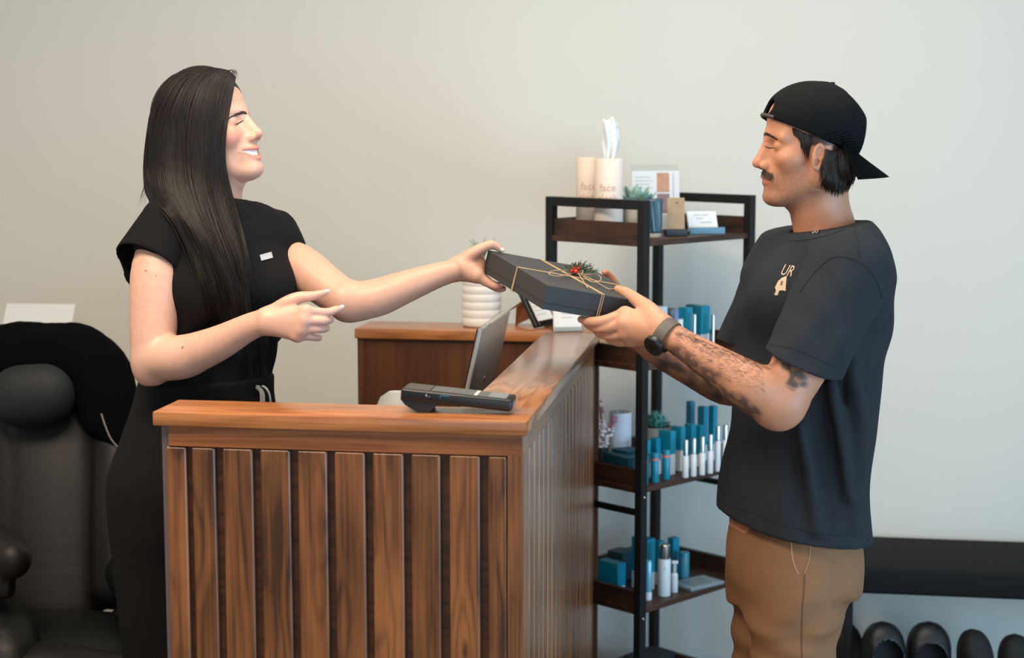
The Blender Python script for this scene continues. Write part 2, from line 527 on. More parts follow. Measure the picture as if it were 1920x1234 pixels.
def wrap_text(body, size, r, ang0, z, parent, m, name='lettering', flip=False):
    """lettering bent round a cylinder of radius r, centred at angle ang0"""
    me = text_geo(body, size)
    n = len(me.vertices); co = np.zeros(n * 3, np.float32); me.vertices.foreach_get('co', co); co = co.reshape(-1, 3)
    a = ang0 + co[:, 0] / r
    out = np.stack([r * np.cos(a), r * np.sin(a), z + co[:, 1]], 1)
    me.vertices.foreach_set('co', out.astype(np.float32).ravel()); me.update()
    me.materials.clear(); me.materials.append(m)
    return link(name, me, None, parent)


M_PEACH = mat('pale_peach_card', srgb(228, 212, 200), 0.7)
M_PEACHT = mat('rose_print', srgb(206, 162, 140), 0.7)
M_TISSUE = mat('tissue_paper', srgb(218, 224, 228), 0.9, bump=0.3, bscale=60)


def canister(label, u, d, z, r, h, m, words, mt, tissue=False, tw=-1.75):
    t = empty('tissue_canister', tuple(ATR(u, d, z)), 0, label, 'canister', 'tissue canisters')
    MB().lathe([(r * .96, 0), (r, .002), (r, h - .002), (r * .97, h), (r * .35, h), (r * .3, h - .004)], 40).build('tube', m, t)
    for w, sz, zz, off in words:
        wrap_text(w, sz, r + .0005, tw + off, zz, t, mt)
    if tissue:
        rows = []
        for i in range(15):
            f = i / 14
            row = []
            for j in range(15):
                g = j / 14 * 2 - 1
                wd = (.010 + .011 * min(1, f * 2.2)) * (1 - .18 * max(0, f - .75) * 4 * abs(g))
                x = g * wd + .004 * math.sin(3 * f)
                y = .008 * math.sin(g * 7 + f * 2) * (1 - .3 * f) + .004 * math.cos(g * 3 + 6 * f)
                zz = h - .01 + f * .105 + .005 * (f > .9) * math.sin(g * 5) - .006 * f * g * g
                row.append((x, y, zz))
            rows.append(row)
        o = MB().grid(rows).build('tissue', M_TISSUE, t, angle=0)
        o.data.polygons.foreach_set('use_smooth', [True] * len(o.data.polygons))
        so = o.modifiers.new('s', 'SOLIDIFY'); so.thickness = .0012
    return t


canister('peach tissue canister with a white tissue sticking out, on top shelf', 1141, 3.99, S[0], .0345, .187, M_PEACH,
         [('face', .026, .118, 0.0), ('cloth', .026, .092, 0.0)], M_PEACHT, True, -1.72)
canister('closed peach canister on top shelf, half hidden by its twin', 1106, 4.07, S[0], .0345, .188, M_PEACH,
         [('face', .026, .118, 0.0), ('cloth', .026, .092, 0.0)], M_PEACHT, False, -1.72)
M_LAV = mat('pale_lavender_card', srgb(214, 214, 222), 0.7)
canister('pale lavender open canister behind pink flowers on third shelf', 1162, 4.03, S[2], .028, .150, M_LAV,
         [('face', .020, .078, .55), ('cloth', .020, .048, .45)], mat('lavender_print', srgb(196, 186, 192), 0.7), False, -1.9)

# succulents -----------------------------------------------------------------
M_LEAF = mat('succulent_leaf', srgb(140, 172, 160), 0.5, noise=0.25, nscale=60)
M_LEAF2 = mat('succulent_leaf_teal', srgb(84, 142, 130), 0.5, noise=0.25, nscale=60)
M_CONC = mat('concrete_pot', srgb(176, 168, 158), 0.9, noise=0.15, nscale=80, bump=0.4)


def leaf_mesh(L, W, T, m):
    b = MB()
    rows = []
    for i in range(7):
        f = i / 6
        w = W * math.sin(math.pi * min(1, .15 + .85 * f) ** 1.3) ** .8 * .5 if f < 1 else 0.0005
        rows.append([(L * f, w * math.cos(a), T * f * f + w * .45 * math.sin(a) * (1 if math.sin(a) < 0 else .45)) for a in np.linspace(0, 2 * math.pi, 9)[:-1]])
    V = [[b.bm.verts.new(p) for p in r] for r in rows]
    for i in range(6):
        for j in range(8):
            b.bm.faces.new((V[i][j], V[i][(j + 1) % 8], V[i + 1][(j + 1) % 8], V[i + 1][j]))
    b.bm.faces.new(list(reversed(V[0])))
    b.bm.faces.new(V[-1])
    me = b.mesh('leaf', 60); me.materials.append(m)
    return me


def succulent(label, u, d, z, pot_prof, rings, Lf, Wf, m, potm, seed=1):
    rr = random.Random(seed)
    t = empty('potted_succulent', tuple(ATR(u, d, z)), 0, label, 'succulent')
    MB().lathe(pot_prof, 32).build('pot', potm, t)
    zt = max(p[1] for p in pot_prof)
    rin = pot_prof[-1][0]
    MB().lathe([(rin * .2, zt - .012), (max(rin, .012), zt - .011), (max(rin, .012) * .98, zt - .006)], 20).build('soil', mat('soil', srgb(60, 48, 40), 0.9), t)
    me = leaf_mesh(Lf, Wf, Lf * .28, m)
    for k, (n, tilt, sc, dz) in enumerate(rings):
        for i in range(n):
            a = 2 * math.pi * (i + .5 * k) / n + rr.uniform(-.12, .12)
            o = link('leaf', me, None, t, (0, 0, zt - .008 + dz))
            s_ = sc * rr.uniform(.9, 1.1)
            o.scale = (s_, s_, s_)
            o.rotation_euler = (0, -math.radians(tilt) + rr.uniform(-.1, .1), a)
    return t


succulent('pale green succulent in a small grey concrete pot behind the rack post, top shelf', 1193, 4.03, S[0],
          [(.028, 0), (.032, .004), (.036, .080), (.036, .085), (.031, .085), (.030, .075)],
          [(7, 14, 1.1, 0), (6, 34, .95, .004), (4, 62, .7, .008)], .050, .026, M_LEAF, M_CONC, 3)
succulent('dense teal-green succulent in a round stone bowl on third shelf', 1229, 4.10, S[2],
          [(.026, 0), (.034, .004), (.038, .04), (.040, .096), (.040, .102), (.036, .102), (.035, .094)],
          [(14, 14, 1.0, 0), (13, 34, 1.0, .004), (10, 54, .95, .008), (6, 76, .8, .012)], .040, .013, M_LEAF2, M_CONC, 5)

# twisted dark vase ----------------------------------------------------------
t = empty('twisted_vase', tuple(ATR(1224, 3.97, S[0])), 0, 'dark blue-grey vase with twisted ribs on a pale foot, top shelf', 'vase')
rows = []
for i in range(15):
    f = i / 14
    r = .0195 + .003 * f
    row = []
    for j in range(49):
        a = 2 * math.pi * j / 48
        row.append(((r + .0016 * math.cos(12 * a + 5 * f)) * math.cos(a), (r + .0016 * math.cos(12 * a + 5 * f)) * math.sin(a), .010 + .082 * f))
    rows.append(row)
o = MB().grid(rows).build('body', mat('slate_glaze', srgb(58, 84, 98), 0.3), t, angle=70)
o.modifiers.new('s', 'SOLIDIFY').thickness = .002
MB().lathe([(.019, 0), (.020, .002), (.020, .010), (.017, .0102)], 32).build('foot', mat('beige_ceramic', srgb(196, 184, 168), 0.6), t)
MB().lathe([(.004, .012), (.018, .013), (.018, .084), (.004, .085)], 24).build('wax', mat('dark_wax', srgb(30, 38, 46), 0.6), t)

# brochure holder with printed sheets -----------------------------------------
M_PHOTO1 = mat('photo_print_skin', srgb(190, 138, 112), 0.5, noise=0.45, nscale=45)
M_PHOTO2 = mat('photo_print_plum', srgb(140, 112, 116), 0.5, noise=0.5, nscale=45)
M_PRINT = mat('grey_print', srgb(176, 178, 182), 0.7)
bp = ATR(1230, 4.21, S[0])
br = empty('brochure_holder', tuple(bp), math.radians(6), 'clear acrylic holder with a white brochure showing small photos, top shelf', 'brochure')
tl = Matrix.Rotation(math.radians(-8), 4, 'X')
MB().box(-.060, .060, .004, .0055, .002, .168, M=tl).build('acrylic_back', M_GLASS, br)
MB().box(-.060, .060, -.03, .006, 0, .003).build('acrylic_foot', M_GLASS, br)
MB().box(-.060, .062, .000, .003, .004, .152, M=tl).build('sheet', M_PAPER, br)
for (a, b, c, d, m) in ((.004, .036, .098, .147, M_PHOTO1), (.004, .036, .044, .094, M_PHOTO2), (.045, .048, .02, .147, M_PRINT), (.004, .036, .006, .040, M_PRINT)):
    MB().box(a, b, -.0006, .0004, c, d, M=tl).build('printed_photo', m, br)
for i in range(5):
    MB().box(-.052, -.012 + .006 * (i % 2), -.0006, .0004, .135 - i * .009, .137 - i * .009, M=tl).build('printed_line', M_PRINT, br)

# kraft tag on a black block -----------------------------------------------------
M_KRAFT = mat('kraft_card', srgb(170, 142, 112), 0.8, noise=0.08, nscale=120)
kt = empty('tag_stand', tuple(ATR(1267, 4.02, S[0])), math.radians(8), 'kraft tag standing in a black block on top shelf', 'sign')
MB().box(-.027, .027, -.012, .014, 0, .016, .001, seg=1).build('block', M_BLACKP, kt)
MB().box(-.021, .022, -.001, .001, .010, .092, M=Matrix.Rotation(math.radians(-4), 4, 'X')).build('tag', M_KRAFT, kt)
MB().lathe([(.0022, 0), (.0022, .0006)], 12, Matrix.Translation((.0015, -.0026 + .0, .080)) @ Matrix.Rotation(math.pi / 2, 4, 'X')).build('eyelet', M_BLACKP, kt)
# business cards -------------------------------------------------------------------
bc = empty('card_holder', tuple(ATR(1322, 4.09, S[0])), math.radians(10), 'blue and black card holder with white business cards, top shelf', 'card holder')
MB().box(-.046, .046, -.014, .022, 0, .006, .001, seg=1).build('base', M_BLACKP, bc)
MB().box(-.044, .046, -.017, -.013, .000, .017, .001, seg=1).build('front_lip', mat('steel_blue', srgb(92, 132, 158), 0.5), bc)
tl = Matrix.Translation((0, -.004, .008)) @ Matrix.Rotation(math.radians(-28), 4, 'X')
MB().box(-.042, .032, -.002, .006, 0, .052, M=tl).build('card_stack', M_PAPER, bc)
for (a, b, c) in ((-.026, -.008, .040), (-.005, .012, .040), (-.020, -.004, .031), (-.012, .018, .020)):
    MB().box(a, b, -.0026, -.0018, c, c + .0032, M=tl).build('printed_line', M_PRINT, bc)

# second shelf ------------------------------------------------------------------------
z = S[1]
M_LILAC = mat('lilac_carton', srgb(140, 160, 196), 0.5)
M_SLATEB = mat('slate_blue_carton', srgb(80, 108, 130), 0.5)
carton('plain white carton behind the gift box corner on second shelf', ATR(1236, 4.02, z), .03, .045, .118, 0, M_WHITE, None)
carton('low kraft carton on second shelf just right of the desk', ATR(1160, 4.02, z), .06, .10, .05, 0, mat('pale_kraft', srgb(206, 180, 150), 0.7), None)
carton('small white carton beside the near rack post on second shelf', ATR(1172, 3.99, z), .03, .025, .046, 0, M_WHITE, None)
carton('slate blue carton beside the white carton on second shelf', ATR(1257, 4.08, z), .018, .03, .108, 0, M_SLATEB)
carton('lilac carton behind the white tube on second shelf', ATR(1266, 4.07, z), .02, .025, .106, 0, M_LILAC)
carton('teal carton with white base left of the silver tube, second shelf', ATR(1287, 4.06, z), .024, .028, .112, .36)
carton('teal carton standing behind the silver tube on second shelf', ATR(1302, 4.14, z), .022, .03, .110, .36)
carton('teal carton with white base right of the silver tube, second shelf', ATR(1314, 4.11, z), .036, .022, .110, .36)


def inv(d): return (d - 4.12) / IS + 3.85


def serum(label, u, d, z, h, r, capf=.42, body=None, group='serum bottles', name='serum_bottle', capm=None, foot=None):
    t = empty(name, tuple(ATR(u, d, z)), 0, label, 'bottle', group)
    zc = h * (1 - capf)
    MB().lathe([(r * .9, 0), (r, .002), (r, zc - .004), (r * .8, zc)], 20).build('body', body or M_WHITE, t)
    MB().lathe([(r * .80, zc), (r * .80, h - .002), (r * .72, h)], 20).build('cap', capm or M_SILVER, t)
    if foot: MB().lathe([(r * 1.01, .0), (r * 1.01, h * .2)], 20).build('foot_band', foot, t)
    return t


M_ROSE = mat('rose_tube', srgb(176, 130, 126), 0.4)
serum('white squeeze tube with cap beside the watch on second shelf', 1275, 4.03, z, .088, .0085, .2, None, None, 'tube', M_WHITE)
serum('slim silver-capped bottle between the teal cartons on second shelf', 1301, 4.05, z, .098, .0065, .55)
serum('slim rose bottle with silver cap at right end of second shelf', 1336, 4.10, z, .092, .0065, .75, M_ROSE)

# third shelf ------------------------------------------------------------------------
z = S[2]
for i, (u, v, h) in enumerate(((1285, 898, .093), (1300, 895.5, .094), (1316, 893, .0955), (1331, 890, .097))):
    p = CZ(u, v - 2, z)
    serum('short white serum bottle with silver cap, ' + ['first', 'second', 'third', 'fourth'][i] + ' from the near post, third shelf', u, inv(p[1] + .004), z, h, .0078, group='white serum bottles on the third shelf')
for i, (u, v) in enumerate(((1345, 886), (1359, 883.5))):
    p = CZ(u, v - 2, z)
    serum(['tall white serum bottle next to the short bottles, third shelf', 'tall white serum bottle nearest the man, end of third shelf'][i], u, inv(p[1] + .004), z, .114, .0078, .34, group='white serum bottles on the third shelf')
M_TEALB = mat('teal_bottle', srgb(20, 128, 152), 0.3)
M_PINK = mat('pink_band', srgb(226, 120, 116), 0.5)
for i, (u, v) in enumerate(((1208, 913), (1228, 908), (1249, 902))):
    p = CZ(u, v - 3, z)
    t = empty('teal_bottle', (p[0], p[1] + .004, z), 0, 'small teal bottle with a pink band, ' + ['closest to the near post', 'middle of the three', 'third from the near post'][i] + ', third shelf', 'bottle', 'pink-banded teal bottles')
    MB().lathe([(.009, 0), (.0098, .002), (.0098, .052), (.0088, .054)], 20).build('body', M_TEALB, t)
    MB().lathe([(.0089, .054), (.0089, .060)], 20).build('band', M_PINK, t)
    MB().lathe([(.0094, .060), (.0094, .070), (.008, .072)], 20).build('cap', M_TEALB, t)
G3 = 'teal cartons on the third shelf'
D3 = [(1212, 3.955, .016, .020, .092, .4, 'first short teal carton behind the pink-banded bottles by the post, third shelf'),
      (1230, 3.985, .018, .020, .091, .4, 'second short teal carton behind the pink-banded bottles, third shelf'),
      (1257, 3.985, .020, .040, .108, .48, 'wide teal and white carton left of the first serum bottle, third shelf'),
      (1276, 4.03, .018, .034, .110, .48, 'teal and white carton behind the first serum bottle, third shelf'),
      (1296, 4.07, .020, .024, .110, .3, 'mid-height teal carton behind the second serum bottle, third shelf'),
      (1313, 4.085, .020, .020, .104, .3, 'mid-height teal carton behind the third serum bottle, third shelf'),
      (1294, 4.20, .018, .016, .146, .3, 'tall teal carton standing alone at the back of third shelf'),
      (1319, 4.155, .016, .022, .140, .3, 'tall teal carton, left of the back pair on third shelf'),
      (1337, 4.165, .016, .018, .140, .3, 'tall teal carton, right of the back pair on third shelf')]
for u, d, w, dp, h, sp, lab in D3:
    carton(lab, ATR(u, d, z), w, dp, h, sp, None, G3)
for i, (u, d) in enumerate(((1178, 3.90), (1163, 3.925), (1148, 3.95))):
    carton('flat dark teal carton, ' + ['nearest the near rack post', 'middle of the row of three', 'nearest the dark vase'][i] + ', third shelf', ATR(u, d, z), .08, .026, .060, 0, M_TEALD, 'flat dark teal cartons')
carton('flat dark teal carton lying on the row of three, third shelf', ATR(1176, 3.95, z + .0642), .05, .05, .007, 0, M_TEALD, None)
# flowers
fl = empty('flower_vase', tuple(ATR(1129, 3.995, z)), 0, 'dark vase of pink and white blossom twigs on third shelf', 'flowers')
MB().lathe([(.012, 0), (.015, .002), (.014, .065), (.015, .070), (.012, .070), (.011, .06)], 24).build('vase', mat('charcoal_glaze', srgb(48, 56, 64), 0.4), fl)
mb = MB(); bl = MB(); bw = MB(); rr = random.Random(4)
for (dx, dy, hh) in ((-.010, 0, .185), (-.004, .004, .17), (.012, -.002, .12), (.032, .0, .14), (-.018, .0, .14), (.022, .006, .11), (.004, -.006, .105)):
    pts = [(dx * f * f, dy * f, .05 + (hh - .05) * f) for f in np.linspace(0, 1, 6)]
    mb.tube(pts, [.0012] * 5 + [.0006], 5)
    for k in range(16):
        f = rr.uniform(.25, 1)
        c = (dx * f * f + rr.uniform(-.008, .008), dy * f + rr.uniform(-.008, .008), .05 + (hh - .05) * f + rr.uniform(-.006, .006))
        (bl if (hh > .16 and f > .65) or (dx > .025 and f > .8) else bw).sphere(c, rr.uniform(.0035, .0065), (1, 1, .7), 4)
mb.build('twigs', mat('twig_bark', srgb(96, 72, 66), 0.8), fl)
tag(bw.build('white_blossom', mat('white_petal', srgb(236, 222, 222), 0.7), fl), kind='stuff')
tag(bl.build('pink_blossom', mat('pink_petal', srgb(204, 128, 146), 0.7), fl), kind='stuff')

# fourth shelf -----------------------------------------------------------------------
z = S[3]
M_TUBEB = mat('pearl_blue_tube', srgb(116, 176, 198), 0.25, metal=0.3)
G4 = 'teal cartons on the fourth shelf'
carton('squat teal cube carton with white base left of the post, fourth shelf', ATR(1158, 3.985, z), .030, .066, .072, .2, None, G4)
carton('dark teal carton behind the squat cube carton, fourth shelf', ATR(1166, 4.09, z), .05, .05, .072, 0, M_TEALD, G4)
carton('tall teal and white carton behind the near post, fourth shelf', ATR(1213, 4.0, z), .030, .052, .130, .34, None, G4)
carton('slim teal carton behind the white bottle, fourth shelf', ATR(1236, 4.05, z), .02, .02, .112, .3, None, G4)
carton('teal carton behind the small pump bottle, fourth shelf', ATR(1262, 4.13, z), .024, .02, .10, 0, None, G4)
p = CZ(1202, 1130, z); serum('narrow pearl blue tube next to the near post, fourth shelf', 1203, inv(p[1]), z, .116, .0058, .02, M_TUBEB, 'pearl blue tubes', 'tube', M_TUBEB, M_ROSE)
p = CZ(1215, 1124, z); serum('wide pearl blue tube with white foot, fourth shelf', 1215, inv(p[1]), z, .098, .0090, .02, M_TUBEB, 'pearl blue tubes', 'tube', M_TUBEB, M_WHITE)
p = CZ(1245, 1116, z)
t = empty('lotion_bottle', (p[0], p[1], z), 0, 'large white lotion bottle with polished silver cap, fourth shelf', 'bottle')
MB().lathe([(.0150, 0), (.0158, .002), (.0158, .088), (.0140, .092)], 28).build('body', M_WHITE, t)
MB().lathe([(.0125, .092), (.0130, .093), (.0130, .126), (.0115, .128)], 28).build('cap', M_SILVER, t)
MB().box(-.004, .004, -.0163, -.0155, .070, .0715).build('printed_line', M_PRINT, t)
p = CZ(1264, 1110, z)
t = empty('pump_bottle', (p[0], p[1], z), 0, 'small white pump bottle beside the lotion bottle, fourth shelf', 'bottle')
MB().lathe([(.0085, 0), (.009, .001), (.009, .044), (.006, .048)], 20).build('body', M_WHITE, t)
MB().lathe([(.005, .048), (.005, .072)], 12).build('neck', mat('clear_grey_plastic', srgb(176, 188, 192), 0.2), t)
MB().box(-.007, .009, -.004, .004, .072, .079, .001, seg=1).build('pump_head', M_WHITE, t)
p = CZ(1282, 1086, z)
t = empty('teal_jar', (p[0], p[1], z), 0, 'cylindrical teal jar at the back of fourth shelf', 'jar')
MB().lathe([(.0130, 0), (.0136, .002), (.0136, .060), (.0130, .062)], 28).build('body', mat('teal_jar', srgb(60, 128, 148), 0.35), t)
MB().lathe([(.0136, .0625), (.0136, .069), (.0125, .071)], 28).build('lid', M_TEALB, t)
tb = CZ(1296, 1110, z)
ta = empty('display_tray', (tb[0], tb[1], z), math.radians(38), 'flat silver display tray lying at the right end of fourth shelf', 'tray')
MB().box(0, .115, 0, .075, 0, .008, .001, seg=1).build('plate', mat('pale_steel', srgb(150, 166, 176), 0.3, metal=0.4), ta)
MB().box(.02, .085, .012, .062, .008, .0088).build('inlay', mat('grey_glass', srgb(98, 112, 122), 0.15), ta)
z = S[4]
carton('dark storage carton on the lowest shelf', ATR(1212, 4.20, z), .12, .08, .045, 0, mat('charcoal_carton', srgb(40, 42, 46), 0.7), None)


for _o in list(bpy.data.objects):
    if _o.parent is None and _o.type == 'EMPTY' and _o.get('category') and _o.name.split('.')[0] not in ('reception_desk', 'back_counter', 'shelf_rack'):
        _o.scale = (IS, IS, IS)

# ------------------------------------------------------------------ things on the desk
# payment terminal: profile in metres, x along the ledge, z up
pt = CZ(855, 776, ZT)
term = empty('payment_terminal', (pt[0], pt[1], ZT), -YAW + math.radians(1), 'black handheld card payment terminal on the front ledge', 'terminal')
tiltm = Matrix.Translation((-.062, 0, .021)) @ Matrix.Rotation(math.radians(5.0), 4, 'Y')
body = MB().box(-.040, .163, -.004, .064, -.001, .0205, .005, M=tiltm, seg=3)
body.build('body', M_BLACKP, term)
bulge = [(-.038, .012), (-.040, .000), (-.030, -.010), (-.010, -.0195), (.006, -.0235), (.012, -.0235), (.020, -.012), (.030, -.003), (.040, .004), (.040, .012)]
MB().prism(bulge, .000, .060, tiltm).build('printer_bulge', M_BLACKP, term)
MB().box(-.006, .012, .004, .056, 0.0, .004, .001, seg=1, M=Matrix.Translation((-.060, 0, 0))).build('rubber_foot', mat('rubber', srgb(15, 15, 15), 0.8), term)
MB().box(-.034, .012, .000, .060, .0205, .0212, .0003, M=tiltm, seg=1).build('printer_lid', mat('grey_plastic', srgb(58, 52, 48), 0.35), term)
MB().box(.014, .152, .001, .059, .0204, .0212, .0003, M=tiltm, seg=1).build('screen', mat('dark_screen', srgb(22, 26, 28), 0.06, spec=0.8), term)
MB().box(.118, .150, .004, .056, .0211, .0214, M=tiltm).build('screen_panel', mat('screen_grey', srgb(120, 124, 128), 0.3), term)
MB().box(.092, .098, .004, .056, .0211, .0214, M=tiltm).build('screen_strip', mat('screen_cream', srgb(214, 206, 194), 0.3), term)
mb = MB().box(.034, .050, -.0048, -.004, .0150, .0158, M=tiltm).box(.033, .0338, -.0048, -.004, .0100, .0156, M=tiltm)
mb.build('blue_trim', mat('blue_trim', srgb(58, 130, 168), 0.4), term)
me = text_geo('c .', .009); me.materials.clear(); me.materials.append(M_PAPER)
o = link('lettering', me, None, term); o.matrix_local = tiltm @ Matrix.Translation((.010, -.0046, .0135)) @ Matrix.Rotation(math.pi / 2, 4, 'X')
MB().box(.1632, .1640, .012, .050, .004, .014, M=tiltm).build('port', mat('port_grey', srgb(120, 124, 128), 0.4), term)

# monitor seen from behind
mn_a = C(905, 618, 3.56)
dirm = nrm(RYv)
up = nrm(C(905, 618, 3.56) - C(879, 738, 3.565))
nx = nrm(np.cross(dirm, up))                           # outward (towards the right and up)
up = nrm(np.cross(nx, dirm))
Rm = np.stack([dirm, -nx if nx[0] < 0 else nx, up], 1)
MW, MH = 0.405, 0.30
base_pt = mn_a - up * MH
mon = empty('computer_monitor', tuple(base_pt), 0, 'silver flat computer monitor seen from behind, inside the desk', 'monitor')
Ml = mat4(Rm, (0, 0, 0))
MB().box(0, MW, -.011, 0, 0, MH, .004, M=Ml, seg=3).build('rear_shell', M_ALU, mon)
MB().box(.003, MW - .003, -.0135, -.0105, .003, MH - .003, .001, M=Ml, seg=1).build('screen', M_BLACKP, mon)
MB().box(.07, .10, -.006, .001, MH - .001, MH + .003, .001, M=Ml, seg=1).build('webcam', M_ALU, mon)
MB().lathe([(.010, 0), (.010, .0006)], 20, Ml @ Matrix.Translation((MW * .5, .0002, MH * .52)) @ Matrix.Rotation(-math.pi / 2, 4, 'X')).build('emblem', M_SILVER, mon)
fo = np.array(base_pt) + dirm * MW / 2
foot_w = (np.array(base_pt) * 0 + dirm * MW / 2)
zb = 0.7605 - base_pt[2]
MB().tube([tuple(foot_w + up * .10 + np.array([-.012, 0, 0])), tuple(foot_w + np.array([-.06, 0, zb * .5])), tuple(foot_w + np.array([-.06, 0, zb + .004]))], [.012, .012, .014], 12).build('stand', M_ALU, mon)
MB().lathe([(.085, zb), (.085, zb + .006), (.06, zb + .010)], 32, Matrix.Translation(tuple(foot_w + np.array([-.06, 0, 0])))).build('foot', M_ALU, mon)

# unidentified white rounded object, given a vase shape, on the work surface
p = AT(745, 3.66, .7605)
lathe_thing('vase', 'small white rounded object, shaped as a vase, just showing behind the front ledge', 'vase', p,
            [('body', mat('off_white_ceramic', srgb(226, 220, 212), 0.5), [(.03, 0), (.045, .01), (.052, .12), (.05, .22), (.036, .252), (.018, .264), (.012, .262)])])

# ribbed white pot with a spiky plant
PB = AT(903, 4.245, ZT)
pot = empty('potted_plant', tuple(PB), 0, 'white ribbed ceramic pot with a spiky plant on the back counter', 'plant')
prof = [(.044, 0), (.048, .003)]
for i in range(8):
    z0 = .004 + i * .0205
    prof += [(.0494, z0), (.0508, z0 + .003), (.0511, z0 + .0105), (.0508, z0 + .0172), (.0495, z0 + .0198)]
prof += [(.0485, .170), (.044, .170), (.043, .155)]
MB().lathe(prof, 48).build('pot', mat('white_ceramic', srgb(226, 222, 216), 0.35), pot)
MB().lathe([(.01, .150), (.0435, .151), (.0430, .156)], 24).build('soil', mat('soil', srgb(60, 48, 40), 0.9), pot)
rr = random.Random(2)
M_SPIKE = mat('spiky_leaf', srgb(92, 112, 84), 0.5, noise=0.3, nscale=60)
for k in range(15):
    a = rr.uniform(0, 6.28); ln = rr.uniform(.05, .082); tl = rr.uniform(.1, .75)
    pts = [(math.cos(a) * math.sin(tl * f) * ln * f, math.sin(a) * math.sin(tl * f) * ln * f, .152 + ln * f * math.cos(tl * f * .8)) for f in np.linspace(0, 1, 6)]
    MB().tube(pts, [.0028, .0032, .003, .0024, .0014, .0003], 5).build('leaf', M_SPIKE, pot)

# picture frame on an easel back, on the back counter
fpx = [C(983, 560, 4.235), C(1003, 624, 4.19), C(1040, 616, 4.235)]
ex = nrm(fpx[2] - fpx[1]); ez = nrm(fpx[0] - fpx[1]); ey = nrm(np.cross(ez, ex)); ez = nrm(np.cross(ex, ey))
fb = fpx[1]; fb[2] = ZT + .0035
fr = empty('picture_frame', tuple(fb), 0, 'black framed notice with brown easel back on the back counter', 'frame')
Mf = mat4(np.stack([ex, ey, ez], 1), (0, 0, 0))
FW, FH = .115, .155
for (a, b, c, d) in ((0, .012, 0, FH), (FW - .012, FW, 0, FH), (.012, FW - .012, 0, .012), (.012, FW - .012, FH - .012, FH)):
    MB().box(a, b, -.008, .006, c, d, .001, M=Mf, seg=1).build('frame_bar', M_BLACKP, fr)
MB().box(.012, FW - .012, -.002, .002, .012, FH - .012, M=Mf).build('print', M_PAPER, fr)
MB().box(.070, .10, -.0026, -.0019, .02, .06, M=Mf).build('printed_photo', M_PHOTO2, fr)
for i in range(4):
    MB().box(.022, .055, -.0026, -.0019, .03 + i * .012, .0315 + i * .012, M=Mf).build('printed_line', M_PRINT, fr)
M_EASEL = mat('brown_board', srgb(112, 62, 28), 0.7)
ea = np.array(fb)
e0 = C(990, 556, 4.265) - ea; e1 = C(945, 588, 4.27) - ea; e2 = C(966, 610, 4.275) - ea; e3 = C(996, 596, 4.235) - ea; e4 = C(968, 576, 4.265) - ea
mb = MB()
th = np.array([0.002, .004, 0])
for tri in ((e0, e1, e4), (e0, e4, e2), (e0, e2, e3)):
    va = [mb.bm.verts.new(tuple(q)) for q in tri]; vb = [mb.bm.verts.new(tuple(q + th)) for q in tri]
    mb.bm.faces.new(va); mb.bm.faces.new(list(reversed(vb)))
    for i in range(3): mb.bm.faces.new((va[i], vb[i], vb[(i + 1) % 3], va[(i + 1) % 3]))
mb.build('easel_leg', M_EASEL, fr, angle=0)

# acrylic card stand at the end of the side ledge
cp = CZ(1064, 622, ZT)
cs = empty('card_stand', (cp[0], cp[1], ZT), math.radians(8), 'clear acrylic stand with white printed cards at the far end of the side ledge', 'card stand')
tl = Matrix.Rotation(math.radians(-14), 4, 'X')
MB().box(-.036, .036, -.003, -.001, 0.001, .012, M=tl).build('acrylic_front', M_GLASS, cs)
MB().box(-.034, .036, .0, .010, .001, .078, M=tl).build('card_stack', M_PAPER, cs)
MB().box(-.036, .036, -.012, .03, 0, .0022).build('acrylic_foot', M_GLASS, cs)
for i in range(3):
    MB().box(-.014, .012, -.0007, .0003, .035 + i * .010, .0365 + i * .010, M=tl).build('printed_line', M_PRINT, cs)

# ------------------------------------------------------------------ gift box
eb = nrm((0.89393, 0.40449, -0.19305)); eh = nrm((0.23639, -0.05956, 0.96983))
ea_ = -nrm(np.cross(eh, eb)); eh = nrm(np.cross(eb, -ea_))
GA, GB, GH = .3153, .2503, .0490
Bc = C(1026.3, 534.8, 3.235)                            # near top corner
Gm = mat4(np.stack([eb, -ea_, eh], 1), Bc - eh * GH)    # local x to the right corner, y to the left corner, z out of the lid
gift = empty('gift_box', (0, 0, 0), 0, 'black gift box tied with twine and an evergreen sprig, held between two people', 'gift box')
gift.matrix_world = Gm
M_BOX = mat('black_card', srgb(54, 54, 56), 0.6, noise=0.05, nscale=300, bump=0.15, bscale=900, spec=0.4)
MB().box(0.0015, GB - .0015, .0015, GA - .0015, 0, GH - .014, .0008, seg=1).build('base', M_BOX, gift)
MB().box(0, GB, 0, GA, .0135, GH, .001, seg=1).build('lid', M_BOX, gift)
M_TWINE = mat('jute_twine', srgb(186, 158, 124), 0.9, bump=0.5, bscale=900)
tw = .0009
for k, off in enumerate((-.0016, .0016)):
    y = GA * .48 + off * 1.2
    MB().tube([(-tw, y, 0), (-tw, y, GH + tw), (GB * .5, y + .002 * k, GH + tw), (GB + tw, y, GH + tw), (GB + tw, y, 0), (GB * .5, y, -tw), (-tw, y, 0)], .0011, 6).build('twine', M_TWINE, gift)
    x = GB * .5 + off * 1.4
    MB().tube([(x, -tw, 0), (x, -tw, GH + tw), (x + .002 * k, GA * .5, GH + tw), (x, GA + tw, GH + tw), (x, GA + tw, 0), (x, GA * .5, -tw), (x, -tw, 0)], .0011, 6).build('twine', M_TWINE, gift)
cx, cy = GB * .5, GA * .48
def gl(u, v, hgt):
    """photo pixel -> local point on the lid plane lifted by hgt"""
    r = ray(u, v); n = eh; o_ = Bc + eh * hgt
    pnt = CAM + r * (((o_ - CAM) @ n) / (r @ n))
    q = pnt - (Bc - eh * GH)
    return (float(q @ eb), float(q @ -ea_), float(q @ eh))
